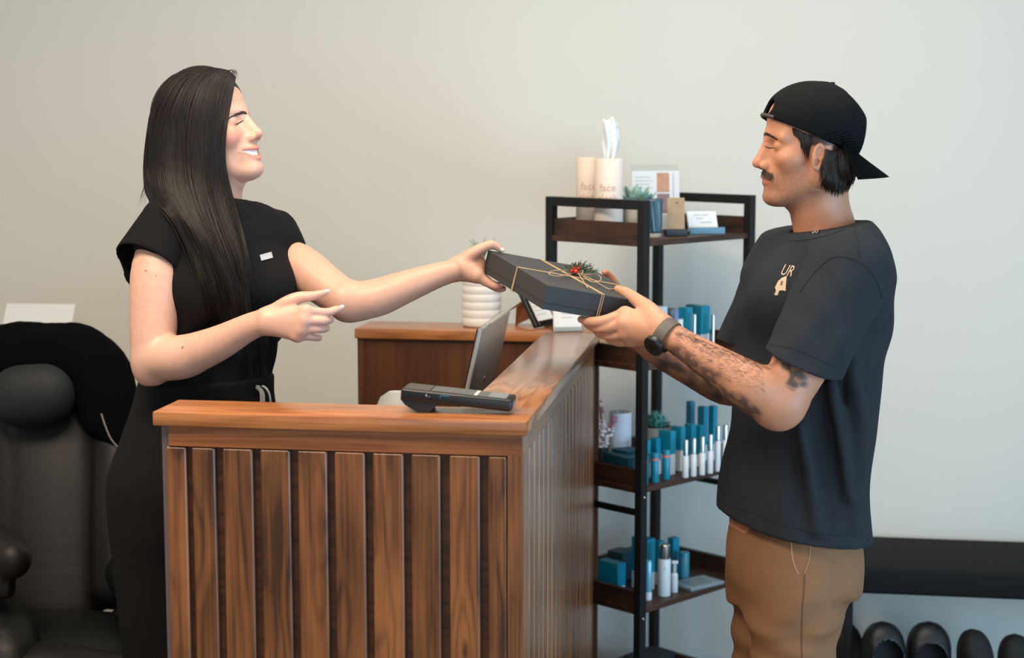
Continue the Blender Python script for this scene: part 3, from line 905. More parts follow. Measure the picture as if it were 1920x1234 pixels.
def loop_px(pts, h, rad=.0010, name='bow_loop'):
    P = catmull([gl(u, v, hh) for (u, v), hh in zip(pts, h)], 26)
    MB().tube([tuple(p) for p in P], rad, 6).build(name, M_TWINE, gift)
loop_px([(1080, 511), (1055, 507), (1033, 509), (1031, 515), (1048, 518), (1066, 514), (1082, 510)], [.003, .008, .01, .010, .008, .005, .004])
loop_px([(1082, 512), (1100, 515), (1118, 514), (1127, 521), (1122, 529), (1108, 528), (1097, 520), (1084, 512)], [.004, .007, .010, .010, .009, .008, .006, .004])
loop_px([(1083, 511), (1092, 507), (1091, 513), (1082, 514)], [.006, .014, .010, .005])
loop_px([(1083, 511), (1089, 520), (1097, 532), (1102, 540)], [.006, .007, .004, .0015], name='bow_tail')
loop_px([(1086, 512), (1112, 525), (1130, 536), (1143, 542), (1153, 541)], [.004, .004, .003, .003, .002], name='bow_tail')
M_NEEDLE = mat('evergreen', srgb(80, 98, 70), 0.7, noise=0.4, nscale=90)
rr = random.Random(11)
nd = MB()
o0 = np.array(gl(1078, 508, .004))
hb = np.array([0, 0, 1.0])
for k in range(9):
    tgt = np.array(gl(1058 + k * 8.2 + rr.uniform(-3, 3), 500 - 8 * math.sin(k / 8 * 3.14) + (k > 5) * (k - 5) * 3.0, .018 + .012 * math.sin(k / 8 * 3.14)))
    for i in range(9):
        f = i / 9
        a = o0 + (tgt - o0) * f; b = o0 + (tgt - o0) * min(1, f + .14)
        nd.tube([tuple(a), tuple(b)], [.0007, .0006], 4)
        for s in range(5):
            dv = nrm(nrm(tgt - o0) * .9 + RNG.normal(0, .6, 3)) * rr.uniform(.006, .011)
            nd.tube([tuple(a), tuple(a + dv)], [.0008, .0003], 4)
tag(nd.build('evergreen_sprig', M_NEEDLE, gift), kind='stuff')
M_BERRY = mat('red_berry', srgb(206, 52, 30), 0.25)
for (u, v, h) in ((1077, 503, .014), (1084, 504, .013), (1080, 509, .012), (1073, 508, .010), (1085, 498, .016)):
    MB().sphere(gl(u, v, h), .0045, n=8).build('berry', M_BERRY, gift)

# ------------------------------------------------------------------ bench and shoes on the right
bl0 = to_room(AT(1594, 4.3, 0)); br0 = XR - .02
M_BENCH = mat('black_bench_cover', srgb(24, 25, 27), 0.85, bump=0.25, bscale=500, spec=0.2)
by1 = WALLY - 0.03; by_0 = by1 - .36
be = empty('bench', tuple(RM(bl0[0] - .03, by_0)), -YAW, 'long black upholstered bench against the wall behind the man', 'bench')
BLn = br0 - bl0[0] + .03
MB().box(0, BLn, 0, .36, .372, .444, .012, seg=3).build('seat', M_BENCH, be)
for x in (.010, BLn - .05):
    for y in (.03, .31):
        MB().box(x, x + .022, y, y + .022, 0, .372, .002, seg=1).build('leg', M_BLACKM, be)
M_CLOG = mat('black_rubber_clog', srgb(20, 22, 25), 0.45, bump=0.1)
M_INS = mat('dark_insole', srgb(14, 15, 17), 0.8)


def clog(label, u, d, zt, width, length, rz, lean, open_from=.42, mm=None, grp='black clogs under the bench', name='clog'):
    """shoe leaning toe-up against the wall: sole plane towards the wall, opening towards the viewer"""
    P0 = AT(u, d, 0.0)
    t = empty(name, tuple(P0), rz, label, 'shoe', grp)
    Ml = Matrix.Rotation(math.radians(lean), 4, 'X')
    n = 64; rows = []; m = 60
    hw = width / 2
    def half(f):                                        # f from heel 0 to toe 1
        return hw * (0.80 + 0.2 * math.sin(min(1, f * 1.2) * math.pi / 2)) * (max(0.0, 1 - (max(0, f - .72) / .28) ** 2.6)) ** .5 * (1 - (max(0, .12 - f) / .12) ** 2 * .45)
    def top(f):
        return .050 + .030 * max(0, 1 - abs(f - .55) / .3) - .012 * max(0, f - .75) / .25
    for i in range(m + 1):
        f = i / m; w = max(half(f), .0015); h = top(f) * (max(0.02, 1 - (max(0, f - .8) / .2) ** 2.2)) ** .5
        row = []
        for j in range(n + 1):
            a = math.pi * j / n
            cx = math.cos(a); sx = math.sin(a) ** .65 if math.sin(a) > 0 else 0
            row.append((cx * w, -h * sx, length * f))
        rows.append(row)
    b = MB()
    V = [[b.bm.verts.new(q) for q in r] for r in rows]
    for i in range(m):
        for j in range(n):
            f = (i + .5) / m
            fj = (j + .5) / n
            if f < open_from and abs(fj - .5) < .30 * (1 if f < open_from * .75 else math.sqrt(max(0, 1 - ((f - open_from * .75) / (open_from * .25)) ** 2))): continue
            b.bm.faces.new((V[i][j], V[i][j + 1], V[i + 1][j + 1], V[i + 1][j]))
    bmesh.ops.transform(b.bm, matrix=Ml, verts=b.bm.verts)
    o = b.build('upper', mm or M_CLOG, t, angle=80)
    so = o.modifiers.new('s', 'SOLIDIFY'); so.thickness = .006; so.offset = -1
    sb = MB(); pts = []
    for i in range(m + 1):
        pts.append((half(i / m) + .003, length * i / m))
    poly = [(x, z) for x, z in pts] + [(-x, z) for x, z in reversed(pts)]
    sb.prism(poly, 0.0, .016, Ml)
    sb.build('sole', mm or M_CLOG, t)
    ib = MB().prism([(x * .86, z * .97 + .004) for x, z in poly], -.002, .0, Ml)
    ib.build('insole', M_INS, t)
    return t


clog('left black clog leaning toe-up under the bench, nearest the man', 1660, 4.26, 0, .110, .300, math.radians(4), -9, .86)
clog('right black clog leaning toe-up beside its pair under the bench', 1741, 4.25, 0, .112, .303, math.radians(-5), -9, .84)
M_SNK = mat('black_sneaker', srgb(17, 19, 22), 0.75)
clog('dark laced shoe leaning under the bench, third from the man', 1836, 4.24, 0, .085, .285, math.radians(8), -12, .62, M_SNK, None, 'sneaker')
clog('dark shoe at the photo edge under the bench', 1905, 4.23, 0, .085, .275, math.radians(-6), -12, .45, M_SNK, None, 'sneaker')
clog('low dark shoe behind the bench leg, beside the left clog', 1596, 4.38, 0, .085, .262, math.radians(12), -14, .45, M_SNK, None, 'sneaker')
sn = [o for o in bpy.data.objects if o.name == 'sneaker'][0]
for k in range(5):
    MB().tube([(-.022, -.062 - .0 , .150 + k * .018), (0, -.072, .156 + k * .018), (.022, -.062, .150 + k * .018)], .003, 6).build('lace', mat('grey_lace', srgb(70, 76, 82), 0.8), sn)

# ------------------------------------------------------------------ implicit surfaces for bodies and clothes
class SDF:
    def __init__(s, lo, hi, h):
        s.lo = np.asarray(lo, float); s.h = h
        s.n = np.ceil((np.asarray(hi, float) - s.lo) / h).astype(int) + 1
        s.ax = [s.lo[i] + h * np.arange(s.n[i]) for i in range(3)]
        s.a = np.full(tuple(s.n), 0.08, np.float32)

    def blk(s, lo, hi):
        i0 = np.clip(np.floor((np.asarray(lo) - s.lo) / s.h).astype(int), 0, s.n)
        i1 = np.clip(np.ceil((np.asarray(hi) - s.lo) / s.h).astype(int) + 1, 0, s.n)
        if np.any(i1 <= i0): return None
        sl = tuple(slice(a, b) for a, b in zip(i0, i1))
        g = [s.ax[k][sl[k]].astype(np.float32) for k in range(3)]
        return sl, g[0][:, None, None], g[1][None, :, None], g[2][None, None, :]

    def _put(s, sl, d, k, op):
        a = s.a[sl]
        if op == 'u':
            if k <= 0: r = np.minimum(a, d)
            else:
                q = np.clip(.5 + .5 * (a - d) / k, 0, 1); r = a + (d - a) * q - k * q * (1 - q)
        elif op == 's':
            d = -d
            if k <= 0: r = np.maximum(a, d)
            else:
                q = np.clip(.5 - .5 * (a - d) / k, 0, 1); r = a + (d - a) * q + k * q * (1 - q)
        elif op == 'i':
            q = np.clip(.5 - .5 * (a - d) / max(k, 1e-6), 0, 1); r = a + (d - a) * q + k * q * (1 - q)
        s.a[sl] = r

    def cap(s, p, q, rp, rq, k=.01, op='u', flat=None, ff=1.0):
        """tapered capsule; flat = direction in which the section is ff times as thick"""
        p = np.asarray(p, float); q = np.asarray(q, float)
        m = max(rp, rq) * max(1, ff) + k + 3 * s.h
        B = s.blk(np.minimum(p, q) - m, np.maximum(p, q) + m)
        if B is None: return s
        sl, X, Y, Z = B
        ba = q - p; l2 = max(ba @ ba, 1e-12)
        dx, dy, dz = X - p[0], Y - p[1], Z - p[2]
        t = np.clip((dx * ba[0] + dy * ba[1] + dz * ba[2]) / l2, 0, 1)
        ex, ey, ez = dx - t * ba[0], dy - t * ba[1], dz - t * ba[2]
        e2 = ex * ex + ey * ey + ez * ez
        if flat is not None:
            f = nrm(np.asarray(flat) - ba * ((np.asarray(flat) @ ba) / l2))
            w = ex * f[0] + ey * f[1] + ez * f[2]
            e2 = e2 + w * w * (1 / (ff * ff) - 1)
        s._put(sl, np.sqrt(e2) - (rp + (rq - rp) * t), k, op)
        return s

    def chain(s, P, R, k=.006, op='u', flat=None, ff=1.0, sub=4):
        """one smooth tapering tube through the points, then blended in"""
        P = np.asarray(P, float); R = np.asarray(R, float)
        n = (len(P) - 1) * sub + 1
        if len(P) > 2 and sub > 1:
            R = pchip(np.arange(len(P)), R, np.linspace(0, len(P) - 1, n)); P = catmull(P, n)
        m = R.max() * max(1, ff) + k + 3 * s.h
        B = s.blk(P.min(0) - m, P.max(0) + m)
        if B is None: return s
        sl, X, Y, Z = B
        t0 = SDF.__new__(SDF); t0.lo = np.array([s.ax[i][sl[i]][0] for i in range(3)]); t0.h = s.h
        t0.ax = [s.ax[i][sl[i]] for i in range(3)]; t0.n = np.array([len(q) for q in t0.ax])
        t0.a = np.full(tuple(t0.n), .08, np.float32)
        for i in range(len(P) - 1): t0.cap(P[i], P[i + 1], R[i], R[i + 1], .0, 'u', flat, ff)
        s._put(sl, t0.a, k, op)
        return s

    def ell(s, c, r, k=.01, op='u', rot=None):
        c = np.asarray(c, float); r = np.asarray(r, float)
        m = (r.max() if rot is not None else r) + k + 3 * s.h
        B = s.blk(c - m, c + m)
        if B is None: return s
        sl, X, Y, Z = B
        dx, dy, dz = X - c[0], Y - c[1], Z - c[2]
        if rot is not None:
            dx, dy, dz = [dx * rot[0][i] + dy * rot[1][i] + dz * rot[2][i] for i in range(3)]
        k0 = np.sqrt((dx / r[0]) ** 2 + (dy / r[1]) ** 2 + (dz / r[2]) ** 2)
        k1 = np.sqrt((dx / r[0] ** 2) ** 2 + (dy / r[1] ** 2) ** 2 + (dz / r[2] ** 2) ** 2) + 1e-6
        s._put(sl, k0 * (k0 - 1) / k1, k, op)
        return s

    def loft(s, secs, ang, k=.01, op='u', e=2.3, grow=0.0):
        """secs: (z, cx, cy, half width, half depth), lateral axis turned by ang; superellipse sections"""
        secs = sorted(secs); Zs = np.array([q[0] for q in secs])
        A = np.array([q[1:] for q in secs])
        m = A[:, 2:].max() + .03 + k
        B = s.blk((A[:, 0].min() - m, A[:, 1].min() - m, Zs[0] - .03), (A[:, 0].max() + m, A[:, 1].max() + m, Zs[-1] + .03))
        sl, X, Y, Z = B
        z = Z.ravel()
        cub = [pchip(Zs, A[:, i], np.clip(z, Zs[0], Zs[-1]))[None, None, :] for i in range(4)]
        ca, sa = math.cos(ang), math.sin(ang)
        dx, dy = X - cub[0], Y - cub[1]
        u = np.abs(dx * ca + dy * sa); v = np.abs(-dx * sa + dy * ca)
        w, dp = cub[2] + grow, cub[3] + grow
        d = (((u / w) ** e + (v / dp) ** e) ** (1 / e) - 1) * np.minimum(w, dp)
        d = np.maximum(d, np.maximum(Z - Zs[-1], Zs[0] - Z))
        s._put(sl, d.astype(np.float32), k, op)
        return s

    def plane(s, p, n, k=.002, keep_lo=None, keep_hi=None):
        """cut away the side n points to, inside an optional box"""
        n = nrm(n); p = np.asarray(p, float)
        B = s.blk(keep_lo if keep_lo is not None else s.lo - 1, keep_hi if keep_hi is not None else s.lo + s.n * s.h + 1)
        sl, X, Y, Z = B
        d = ((X - p[0]) * n[0] + (Y - p[1]) * n[1] + (Z - p[2]) * n[2]).astype(np.float32)
        s._put(sl, d + np.zeros_like(s.a[sl]), k, 'i')
        return s

    def warp(s, fn):
        X, Y, Z = s.ax[0][:, None, None].astype(np.float32), s.ax[1][None, :, None].astype(np.float32), s.ax[2][None, None, :].astype(np.float32)
        s.a += fn(X, Y, Z).astype(np.float32)
        return s

    def mesh(s, smooth=2):
        a = s.a
        ins = a < 0
        n = ins.shape
        cnt = np.zeros((n[0] - 1, n[1] - 1, n[2] - 1), np.uint8)
        for i in (0, 1):
            for j in (0, 1):
                for k in (0, 1):
                    cnt += ins[i:n[0] - 1 + i, j:n[1] - 1 + j, k:n[2] - 1 + k]
        mask = (cnt > 0) & (cnt < 8)
        cells = np.argwhere(mask)
        idx = np.full(mask.shape, -1, np.int32); idx[mask] = np.arange(len(cells))
        cor = [(0, 0, 0), (1, 0, 0), (0, 1, 0), (1, 1, 0), (0, 0, 1), (1, 0, 1), (0, 1, 1), (1, 1, 1)]
        val = np.stack([a[cells[:, 0] + c[0], cells[:, 1] + c[1], cells[:, 2] + c[2]] for c in cor], 1)
        acc = np.zeros((len(cells), 3)); num = np.zeros(len(cells))
        cora = np.array(cor, float)
        for i in range(8):
            for j in range(i + 1, 8):
                if sum(abs(x - y) for x, y in zip(cor[i], cor[j])) != 1: continue
                vi, vj = val[:, i], val[:, j]
                m = (vi < 0) != (vj < 0)
                t = vi[m] / (vi[m] - vj[m])
                acc[m] += cora[i] + (cora[j] - cora[i]) * t[:, None]; num[m] += 1
        V = s.lo + s.h * (cells + acc / num[:, None])
        Q = []
        for ax in range(3):
            b, c = [(1, 2), (2, 0), (0, 1)][ax]
            lo = [slice(None)] * 3; hi = [slice(None)] * 3
            lo[ax] = slice(0, n[ax] - 1); hi[ax] = slice(1, n[ax])
            e0, e1 = ins[tuple(lo)], ins[tuple(hi)]
            ed = np.argwhere(e0 != e1)
            ok = (ed[:, b] > 0) & (ed[:, c] > 0) & (ed[:, b] < n[b] - 1) & (ed[:, c] < n[c] - 1)
            ed = ed[ok]
            o = e0[ed[:, 0], ed[:, 1], ed[:, 2]]
            def cell(db, dc):
                q = ed.copy(); q[:, b] += db; q[:, c] += dc
                return idx[q[:, 0], q[:, 1], q[:, 2]]
            f = np.stack([cell(-1, -1), cell(0, -1), cell(0, 0), cell(-1, 0)], 1)
            f[~o] = f[~o][:, ::-1]
            Q.append(f)
        Q = np.vstack(Q)
        for _ in range(smooth):
            for lam in (.5, -.45):
                sm_ = np.zeros_like(V); ct = np.zeros(len(V))
                for i in range(4):
                    p, q = Q[:, i], Q[:, (i + 1) % 4]
                    for ax in range(3): sm_[:, ax] += np.bincount(p, V[q, ax], len(V)) + np.bincount(q, V[p, ax], len(V))
                    ct += np.bincount(p, None, len(V)) + np.bincount(q, None, len(V))
                V = V + lam * (sm_ / np.maximum(ct, 1)[:, None] - V)
        return V, Q


def pchip(x, y, t):
    """smooth monotone interpolation"""
    x = np.asarray(x, float); y = np.asarray(y, float); t = np.asarray(t, float)
    h = np.diff(x); dl = np.diff(y) / h
    m = np.zeros(len(x)); m[0], m[-1] = dl[0], dl[-1]
    for i in range(1, len(x) - 1):
        if dl[i - 1] * dl[i] > 0:
            w1, w2 = 2 * h[i] + h[i - 1], h[i] + 2 * h[i - 1]
            m[i] = (w1 + w2) / (w1 / dl[i - 1] + w2 / dl[i])
    i = np.clip(np.searchsorted(x, t) - 1, 0, len(x) - 2)
    f = (t - x[i]) / h[i]
    return ((1 + 2 * f) * (1 - f) ** 2 * y[i] + f * (1 - f) ** 2 * h[i] * m[i] + f * f * (3 - 2 * f) * y[i + 1] + f * f * (f - 1) * h[i] * m[i + 1])


def bounds(P, m):
    P = np.asarray(P, float)
    return P.min(0) - m, P.max(0) + m


def vnoise(V, sc, seed=0):
    """cheap smooth noise at points, about -1..1"""
    r = np.random.default_rng(seed)
    out = np.zeros(len(V))
    for _ in range(7):
        d = r.normal(0, 1, 3); d /= np.linalg.norm(d)
        out += np.sin(V @ d * sc * r.uniform(.6, 1.6) + r.uniform(0, 6.28))
    return out / 3.2


def smoothstep(a, b, x):
    t = np.clip((x - a) / (b - a), 0, 1)
    return t * t * (3 - 2 * t)


def skin_mat(name, rough=0.46, sss=0.06, hair=0.0):
    m = bpy.data.materials.new(name); m.use_nodes = True
    nt = m.node_tree; p = nt.nodes['Principled BSDF']
    at = nt.nodes.new('ShaderNodeAttribute'); at.attribute_name = 'tint'
    tc = nt.nodes.new('ShaderNodeTexCoord')
    n = nt.nodes.new('ShaderNodeTexNoise'); n.inputs['Scale'].default_value = 90; n.inputs['Detail'].default_value = 5
    nt.links.new(tc.outputs['Object'], n.inputs['Vector'])
    hs = nt.nodes.new('ShaderNodeHueSaturation')
    mr = nt.nodes.new('ShaderNodeMapRange'); mr.inputs[3].default_value = .90; mr.inputs[4].default_value = 1.10
    nt.links.new(n.outputs['Fac'], mr.inputs[0]); nt.links.new(mr.outputs[0], hs.inputs['Value'])
    nt.links.new(at.outputs['Color'], hs.inputs['Color']); nt.links.new(hs.outputs[0], p.inputs['Base Color'])
    p.inputs['Roughness'].default_value = rough
    p.inputs['Specular IOR Level'].default_value = 0.45
    p.inputs['Subsurface Weight'].default_value = sss
    p.inputs['Subsurface Radius'].default_value = (1.0, .35, .2)
    p.inputs['Subsurface Scale'].default_value = .006
    b = nt.nodes.new('ShaderNodeBump'); b.inputs['Strength'].default_value = .12; b.inputs['Distance'].default_value = .001
    n2 = nt.nodes.new('ShaderNodeTexNoise'); n2.inputs['Scale'].default_value = 500
    nt.links.new(tc.outputs['Object'], n2.inputs['Vector']); nt.links.new(n2.outputs['Fac'], b.inputs['Height']); nt.links.new(b.outputs[0], p.inputs['Normal'])
    return m


def lin(r, g, b): return np.array(srgb(r, g, b)[:3])


# ------------------------------------------------------------------ head
def head_field(w, neck_pts, neck_r, mouth_open=0.0, jaw=1.0, nose=1.0, brow=1.0, smile=0.0, ear_dz=0.0, ear_dx=0.0, skull=(-.014, .092, .080), h=.0018):
    """head in its own frame: x to the face, y to its left, z up, origin between the ears"""
    P = np.vstack([[(-.12, -.095, -.11), (.14, .095, .145)], np.array(neck_pts)])
    f = SDF(P.min(0) - .02, P.max(0) + .02 + np.array([0, 0, 0]), h)
    f.ell((skull[0], 0, .050), (skull[1], .076 * w, skull[2]), .01)
    f.ell((.036, 0, .054), (.055, .060 * w, .056), .02)
    f.ell((.040, 0, -.018), (.050, .057 * w, .076), .025)
    for sg in (1, -1):
        f.ell((.056, sg * .044 * w, -.012 + .004 * smile), (.027, .021, .019), .02)
        if smile: f.ell((.068, sg * .036 * w, -.016), (.016, .018, .016), .022)
        f.cap((.002, sg * .050 * w * jaw, -.050), (.074, sg * .014 * jaw, -.086), .015, .013, .028)
        f.cap((.0, sg * .056 * w, -.005), (.002, sg * .050 * w * jaw, -.052), .014, .014, .025)
    f.ell((.083, 0, -.086), (.0165, .021 * jaw, .0145), .016)
    f.ell((.076, 0, -.050), (.0235, .031, .027), .016)
    for sg in (1, -1):
        f.cap((.084, sg * .010, .030), (.072, sg * .046 * w, .027), .0095 * brow, .008 * brow, .016)
        f.ell((.0965, sg * .033, .012), (.016, .0175, .0105), .012, 's')
        f.ell((.0748, sg * .0325, .0115), (.0130, .0150, .0118), .004)
    f.cap((.080, 0, .016), (.090, 0, -.020), .0115, .0150, .010)
    f.cap((.088, 0, .024), (.088 + .021 * nose, 0, -.016), .0065, .0085, .012)
    f.ell((.0905 + .020 * nose, 0, -.0215), (.0110, .0095, .0090), .006)
    for sg in (1, -1):
        f.ell((.098, sg * .0115, -.0265), (.0115, .0065, .0078), .005)
        f.ell((.1045, sg * .0060, -.0335), (.0045, .0032, .0030), .003, 's')
    # lips
    my = .0255 + .0075 * smile; cz = -.0535 + .0055 * smile; cxm = .0860 - .007 * smile
    o = mouth_open
    up = [(.0985, 0, -.0485 + .0015 * smile), (.0962, .010, -.0482 + .0018 * smile), (cxm, my, cz)]
    lw = [(.0965, 0, -.0585 - o * 1.5), (.0940, .010, -.0582 - o * 1.35), (cxm, my * .97, cz - .0012)]
    for sg in (1, -1):
        m = lambda L: [(x, sg * y, z) for x, y, z in L]
        f.chain(m(up), [.0038, .0038, .0020], .004)
        f.chain(m(lw), [.0048, .0044, .0020], .004)
    for sg in (1, -1):
        if o > 0:
            f.chain([(.0960, 0, -.0535 - o * .72 + .0014), (.0935, sg * .012, -.0532 - o * .60 + .0016), (cxm + .001, sg * my * .95, cz - .0004)], [.0012 + o * .78, .0010 + o * .68, .0009], .0012, 's', (1, 0, 0), 2.4)
        else:
            f.chain([(.1030, 0, -.0535), (.1005, sg * .012, -.0533), (cxm + .004, sg * my * .97, cz)], [.0011, .0011, .0008], .0015, 's')
    for sg in (1, -1):
        # ears
        R = rot_axis((0, 0, 1), sg * math.radians(20)) @ rot_axis((0, 1, 0), math.radians(-10))
        f.ell((-.010 + ear_dx, sg * .0765 * w, .004 + ear_dz), (.0150, .0050, .0275), .003, 'u', R)
        f.ell((-.012 + ear_dx, sg * .0800 * w, .013 + ear_dz), (.0085, .0048, .0115), .003, 's', R)
        f.ell((-.006 + ear_dx, sg * .0800 * w, -.006 + ear_dz), (.0055, .0045, .0075), .003, 's', R)
    # neck
    f.chain(neck_pts, neck_r, .024)
    f.cap((.045, 0, -.083), (.0, 0, -.100), .016, .030, .03)
    return f


def rot_axis(a, t):
    a = nrm(a); K_ = np.array([[0, -a[2], a[1]], [a[2], 0, -a[0]], [-a[1], a[0], 0]])
    return np.eye(3) + math.sin(t) * K_ + (1 - math.cos(t)) * K_ @ K_


def frame(yaw_dir, pitch):
    """head axes (F, L, U) as columns for a heading (x,y) and an upward pitch"""
    g = nrm((yaw_dir[0], yaw_dir[1], 0))
    L = np.array([-g[1], g[0], 0]); F = g * math.cos(pitch) + np.array([0, 0, math.sin(pitch)])
    U = np.cross(F, L)
    return np.stack([F, L, U], 1)


def surf(bvh, origin, direction):
    hit = bvh.ray_cast(Vector(tuple(origin)), Vector(tuple(nrm(direction))))
    return (np.array(hit[0]), np.array(hit[1])) if hit[0] is not None else (None, None)


def strands(paths, rad, n=4):
    """many thin tapered tubes as arrays; paths list of (m,3)"""
    VV, FF = [], []; base = 0
    for P, r in zip(paths, rad):
        P = np.asarray(P, float); m = len(P)
        T = np.gradient(P, axis=0); T /= np.maximum(np.linalg.norm(T, axis=1), 1e-9)[:, None]
        ref = np.array([0.3, -1.0, 0.2]); A = np.cross(T, ref); A /= np.maximum(np.linalg.norm(A, axis=1), 1e-9)[:, None]
        Bn = np.cross(T, A)
        rr_ = r * np.minimum(1, np.linspace(1.0, .02, m) * 2.2) if np.isscalar(r) else np.asarray(r)
        for k in range(n):
            a = 2 * math.pi * k / n
            VV.append(P + (A * math.cos(a) + Bn * math.sin(a)) * rr_[:, None])
        ids = base + np.arange(n * m).reshape(n, m)
        for k in range(n):
            k2 = (k + 1) % n
            FF.append(np.stack([ids[k, :-1], ids[k2, :-1], ids[k2, 1:], ids[k, 1:]], 1))
        base += n * m
    return np.vstack(VV), np.vstack(FF)


def join_np(L):
    V, Q, T, b = [], [], [], 0
    for v, q, t in L:
        V.append(v); Q.append(np.asarray(q) + b); T.append(t if np.ndim(t) == 2 else np.tile(t, (len(v), 1))); b += len(v)
    return np.vstack(V), np.vstack(Q), np.vstack(T)


def finger(f, pts, rad, k=.004):
    f.chain(pts, rad, k)

# ------------------------------------------------------------------ woman behind the desk
def mirror_y(L): return [(x, -y, z) for x, y, z in L]


def teeth_mesh(x0, half, ztop, zbot, curve, mat_, parent, R, O, s, smile):
    rows = []
    n = 60
    for i in range(n + 1):
        y = -half + 2 * half * i / n
        x = x0 - curve * y * y
        lift = smile * (y / half) ** 2 * .0045
        ph = abs(math.sin(math.pi * (y / .0068 + .0)))
        edge = .0012 * (1 - ph ** .35)
        gap = .0018 * (1 - ph ** .35)
        rows.append([(x - .004, y, ztop + lift), (x - gap, y, ztop + lift), (x - gap, y, zbot + lift + edge), (x - .004, y, zbot + lift + edge)])
    rows = [[tuple(O + s * (R @ np.array(p))) for p in r] for r in rows]
    return MB().grid(rows).build('teeth', mat_, parent, angle=60)


WHF = frame((math.cos(math.radians(20)), -math.sin(math.radians(20))), math.radians(15))
WO = C(390, 258, 3.52); WS = 1.055
toW = lambda P: WO + WS * (np.atleast_2d(P) @ WHF.T)
inW = lambda p: WHF.T @ (np.asarray(p) - WO) / WS
woman = empty('person', tuple(AT(378, 3.5, 0.0)), 0, 'person with long dark hair in black jumpsuit behind the desk, handing over the gift box', 'person')
winv = Matrix.Translation(tuple(-np.array(woman.location)))


def wlink(name, me, m):
    """link a mesh given in world coordinates under the woman"""
    me.transform(winv)
    return link(name, me, m, woman)


SKW = skin_mat('fair_skin', .44)
skW = lin(207, 160, 140)
WLT = math.radians(37.7)
Lt = np.array([math.cos(WLT), math.sin(WLT), 0]); Fr = np.array([math.sin(WLT), -math.cos(WLT), 0])

neck_w = [tuple(inW(WO + WS * (WHF @ np.array([-.018, 0, -.03])))), tuple(inW(AT(408, 3.515, 1.50))), tuple(inW(AT(404, 3.51, 1.40)))]
hf = head_field(.97, neck_w, [.050, .045, .052], mouth_open=.0058, jaw=.95, nose=.96, brow=.85, smile=1.0, skull=(-.003, .077, .077))
hv, hq = hf.mesh(1)
x, y, z_ = hv[:, 0], hv[:, 1], hv[:, 2]
tint = np.tile(skW, (len(hv), 1))
blush = np.exp(-(((x - .068) / .03) ** 2 + ((np.abs(y) - .046) / .022) ** 2 + ((z_ + .014) / .02) ** 2))
tint = tint * (1 - .65 * blush[:, None]) + lin(222, 122, 96) * .65 * blush[:, None]
nz = np.exp(-(((x - .112) / .014) ** 2 + ((z_ + .020) / .014) ** 2 + (y / .02) ** 2))
tint = tint * (1 - .35 * nz[:, None]) + lin(222, 134, 110) * .35 * nz[:, None]
ay = np.abs(y) / .033
zu = -.0470 - .0012 * ay ** 2; zl = -.0672 + .0190 * ay ** 2
lip = np.maximum(smoothstep(.0050, .0032, np.abs(z_ - zu)), smoothstep(.0058, .0036, np.abs(z_ - zl))) * smoothstep(.034, .030, np.abs(y)) * smoothstep(.076, .082, x)
tint = tint * (1 - .7 * lip[:, None]) + lin(208, 122, 106) * .7 * lip[:, None]
cav = smoothstep(.0925, .0895, x + 14 * y * y) * (z_ < zu - .001) * (z_ > zl + .001) * (np.abs(y) < .030) * (x > .066)
tint = tint * (1 - cav[:, None]) + lin(92, 34, 30) * cav[:, None]
HEADW = toW(hv); parts = [(HEADW, hq, tint)]
headbvh_w = BVHTree.FromPolygons([tuple(p) for p in HEADW], hq.tolist())

# near arm (bent, hand open)
A = [C(294, 440, 3.40), C(294, 520, 3.385), C(288, 610, 3.36), C(287, 672, 3.345)]
fa = [C(289, 676, 3.345), C(345, 668, 3.315), C(407, 645, 3.28), C(462, 616, 3.245), C(497, 602, 3.225)]
lo, hi = bounds(A + fa + [C(650, 540, 3.2), C(620, 650, 3.2)], .065)
f = SDF(lo, hi, .0024)
f.chain([C(302, 462, 3.41)] + A[1:], [.046, .0535, .048, .044], .02)
f.chain(fa, [.043, .042, .0355, .0275, .0245], .012)
f.ell(C(281, 702, 3.345), (.022, .024, .022), .03)
f.ell(C(330, 672, 3.32), (.05, .036, .030), .03)
yv = np.array([0, 1.0, 0])
mcp = [C(574, 583, 3.195), C(571, 601, 3.190), C(566, 617, 3.192), C(558, 630, 3.198)]
wr_ = [C(503, 592, 3.222), C(503, 600, 3.218), C(502, 606, 3.218), C(500, 611, 3.222)]
for a, b in zip(wr_, mcp): f.cap(a, b, .0155, .0112, .014, flat=yv, ff=1.05)
for a, b in zip(mcp, mcp[1:]): f.cap(a, b, .0105, .0105, .010)
finger(f, [mcp[0], C(611, 586, 3.205), C(629, 581, 3.217), C(639, 578, 3.226)], [.0098, .0086, .0076, .0058])
finger(f, [mcp[1], C(604, 602, 3.196), C(618, 600, 3.222), C(619, 597, 3.236)], [.0098, .0088, .0078, .0062])
finger(f, [mcp[2], C(597, 617, 3.198), C(611, 616, 3.222), C(611, 614, 3.24)], [.0094, .0084, .0074, .006])
finger(f, [mcp[3], C(583, 632, 3.204), C(597, 634, 3.222), C(599, 632, 3.236)], [.0086, .0074, .0066, .0054])
finger(f, [C(512, 585, 3.225), C(540, 567, 3.215), C(561, 558, 3.215), C(586, 555, 3.215), C(609, 549, 3.217)], [.015, .0135, .0115, .0092, .0066], .008)
v, q = f.mesh(1)
t_ = np.tile(skW, (len(v), 1))
kn = sum(np.exp(-np.sum((v - p) ** 2, 1) / .011 ** 2) for p in mcp) + np.exp(-np.sum((v - C(281, 708, 3.345)) ** 2, 1) / .03 ** 2)
kn = np.clip(kn, 0, 1)[:, None] * .35
t_ = t_ * (1 - kn) + lin(218, 140, 116) * kn
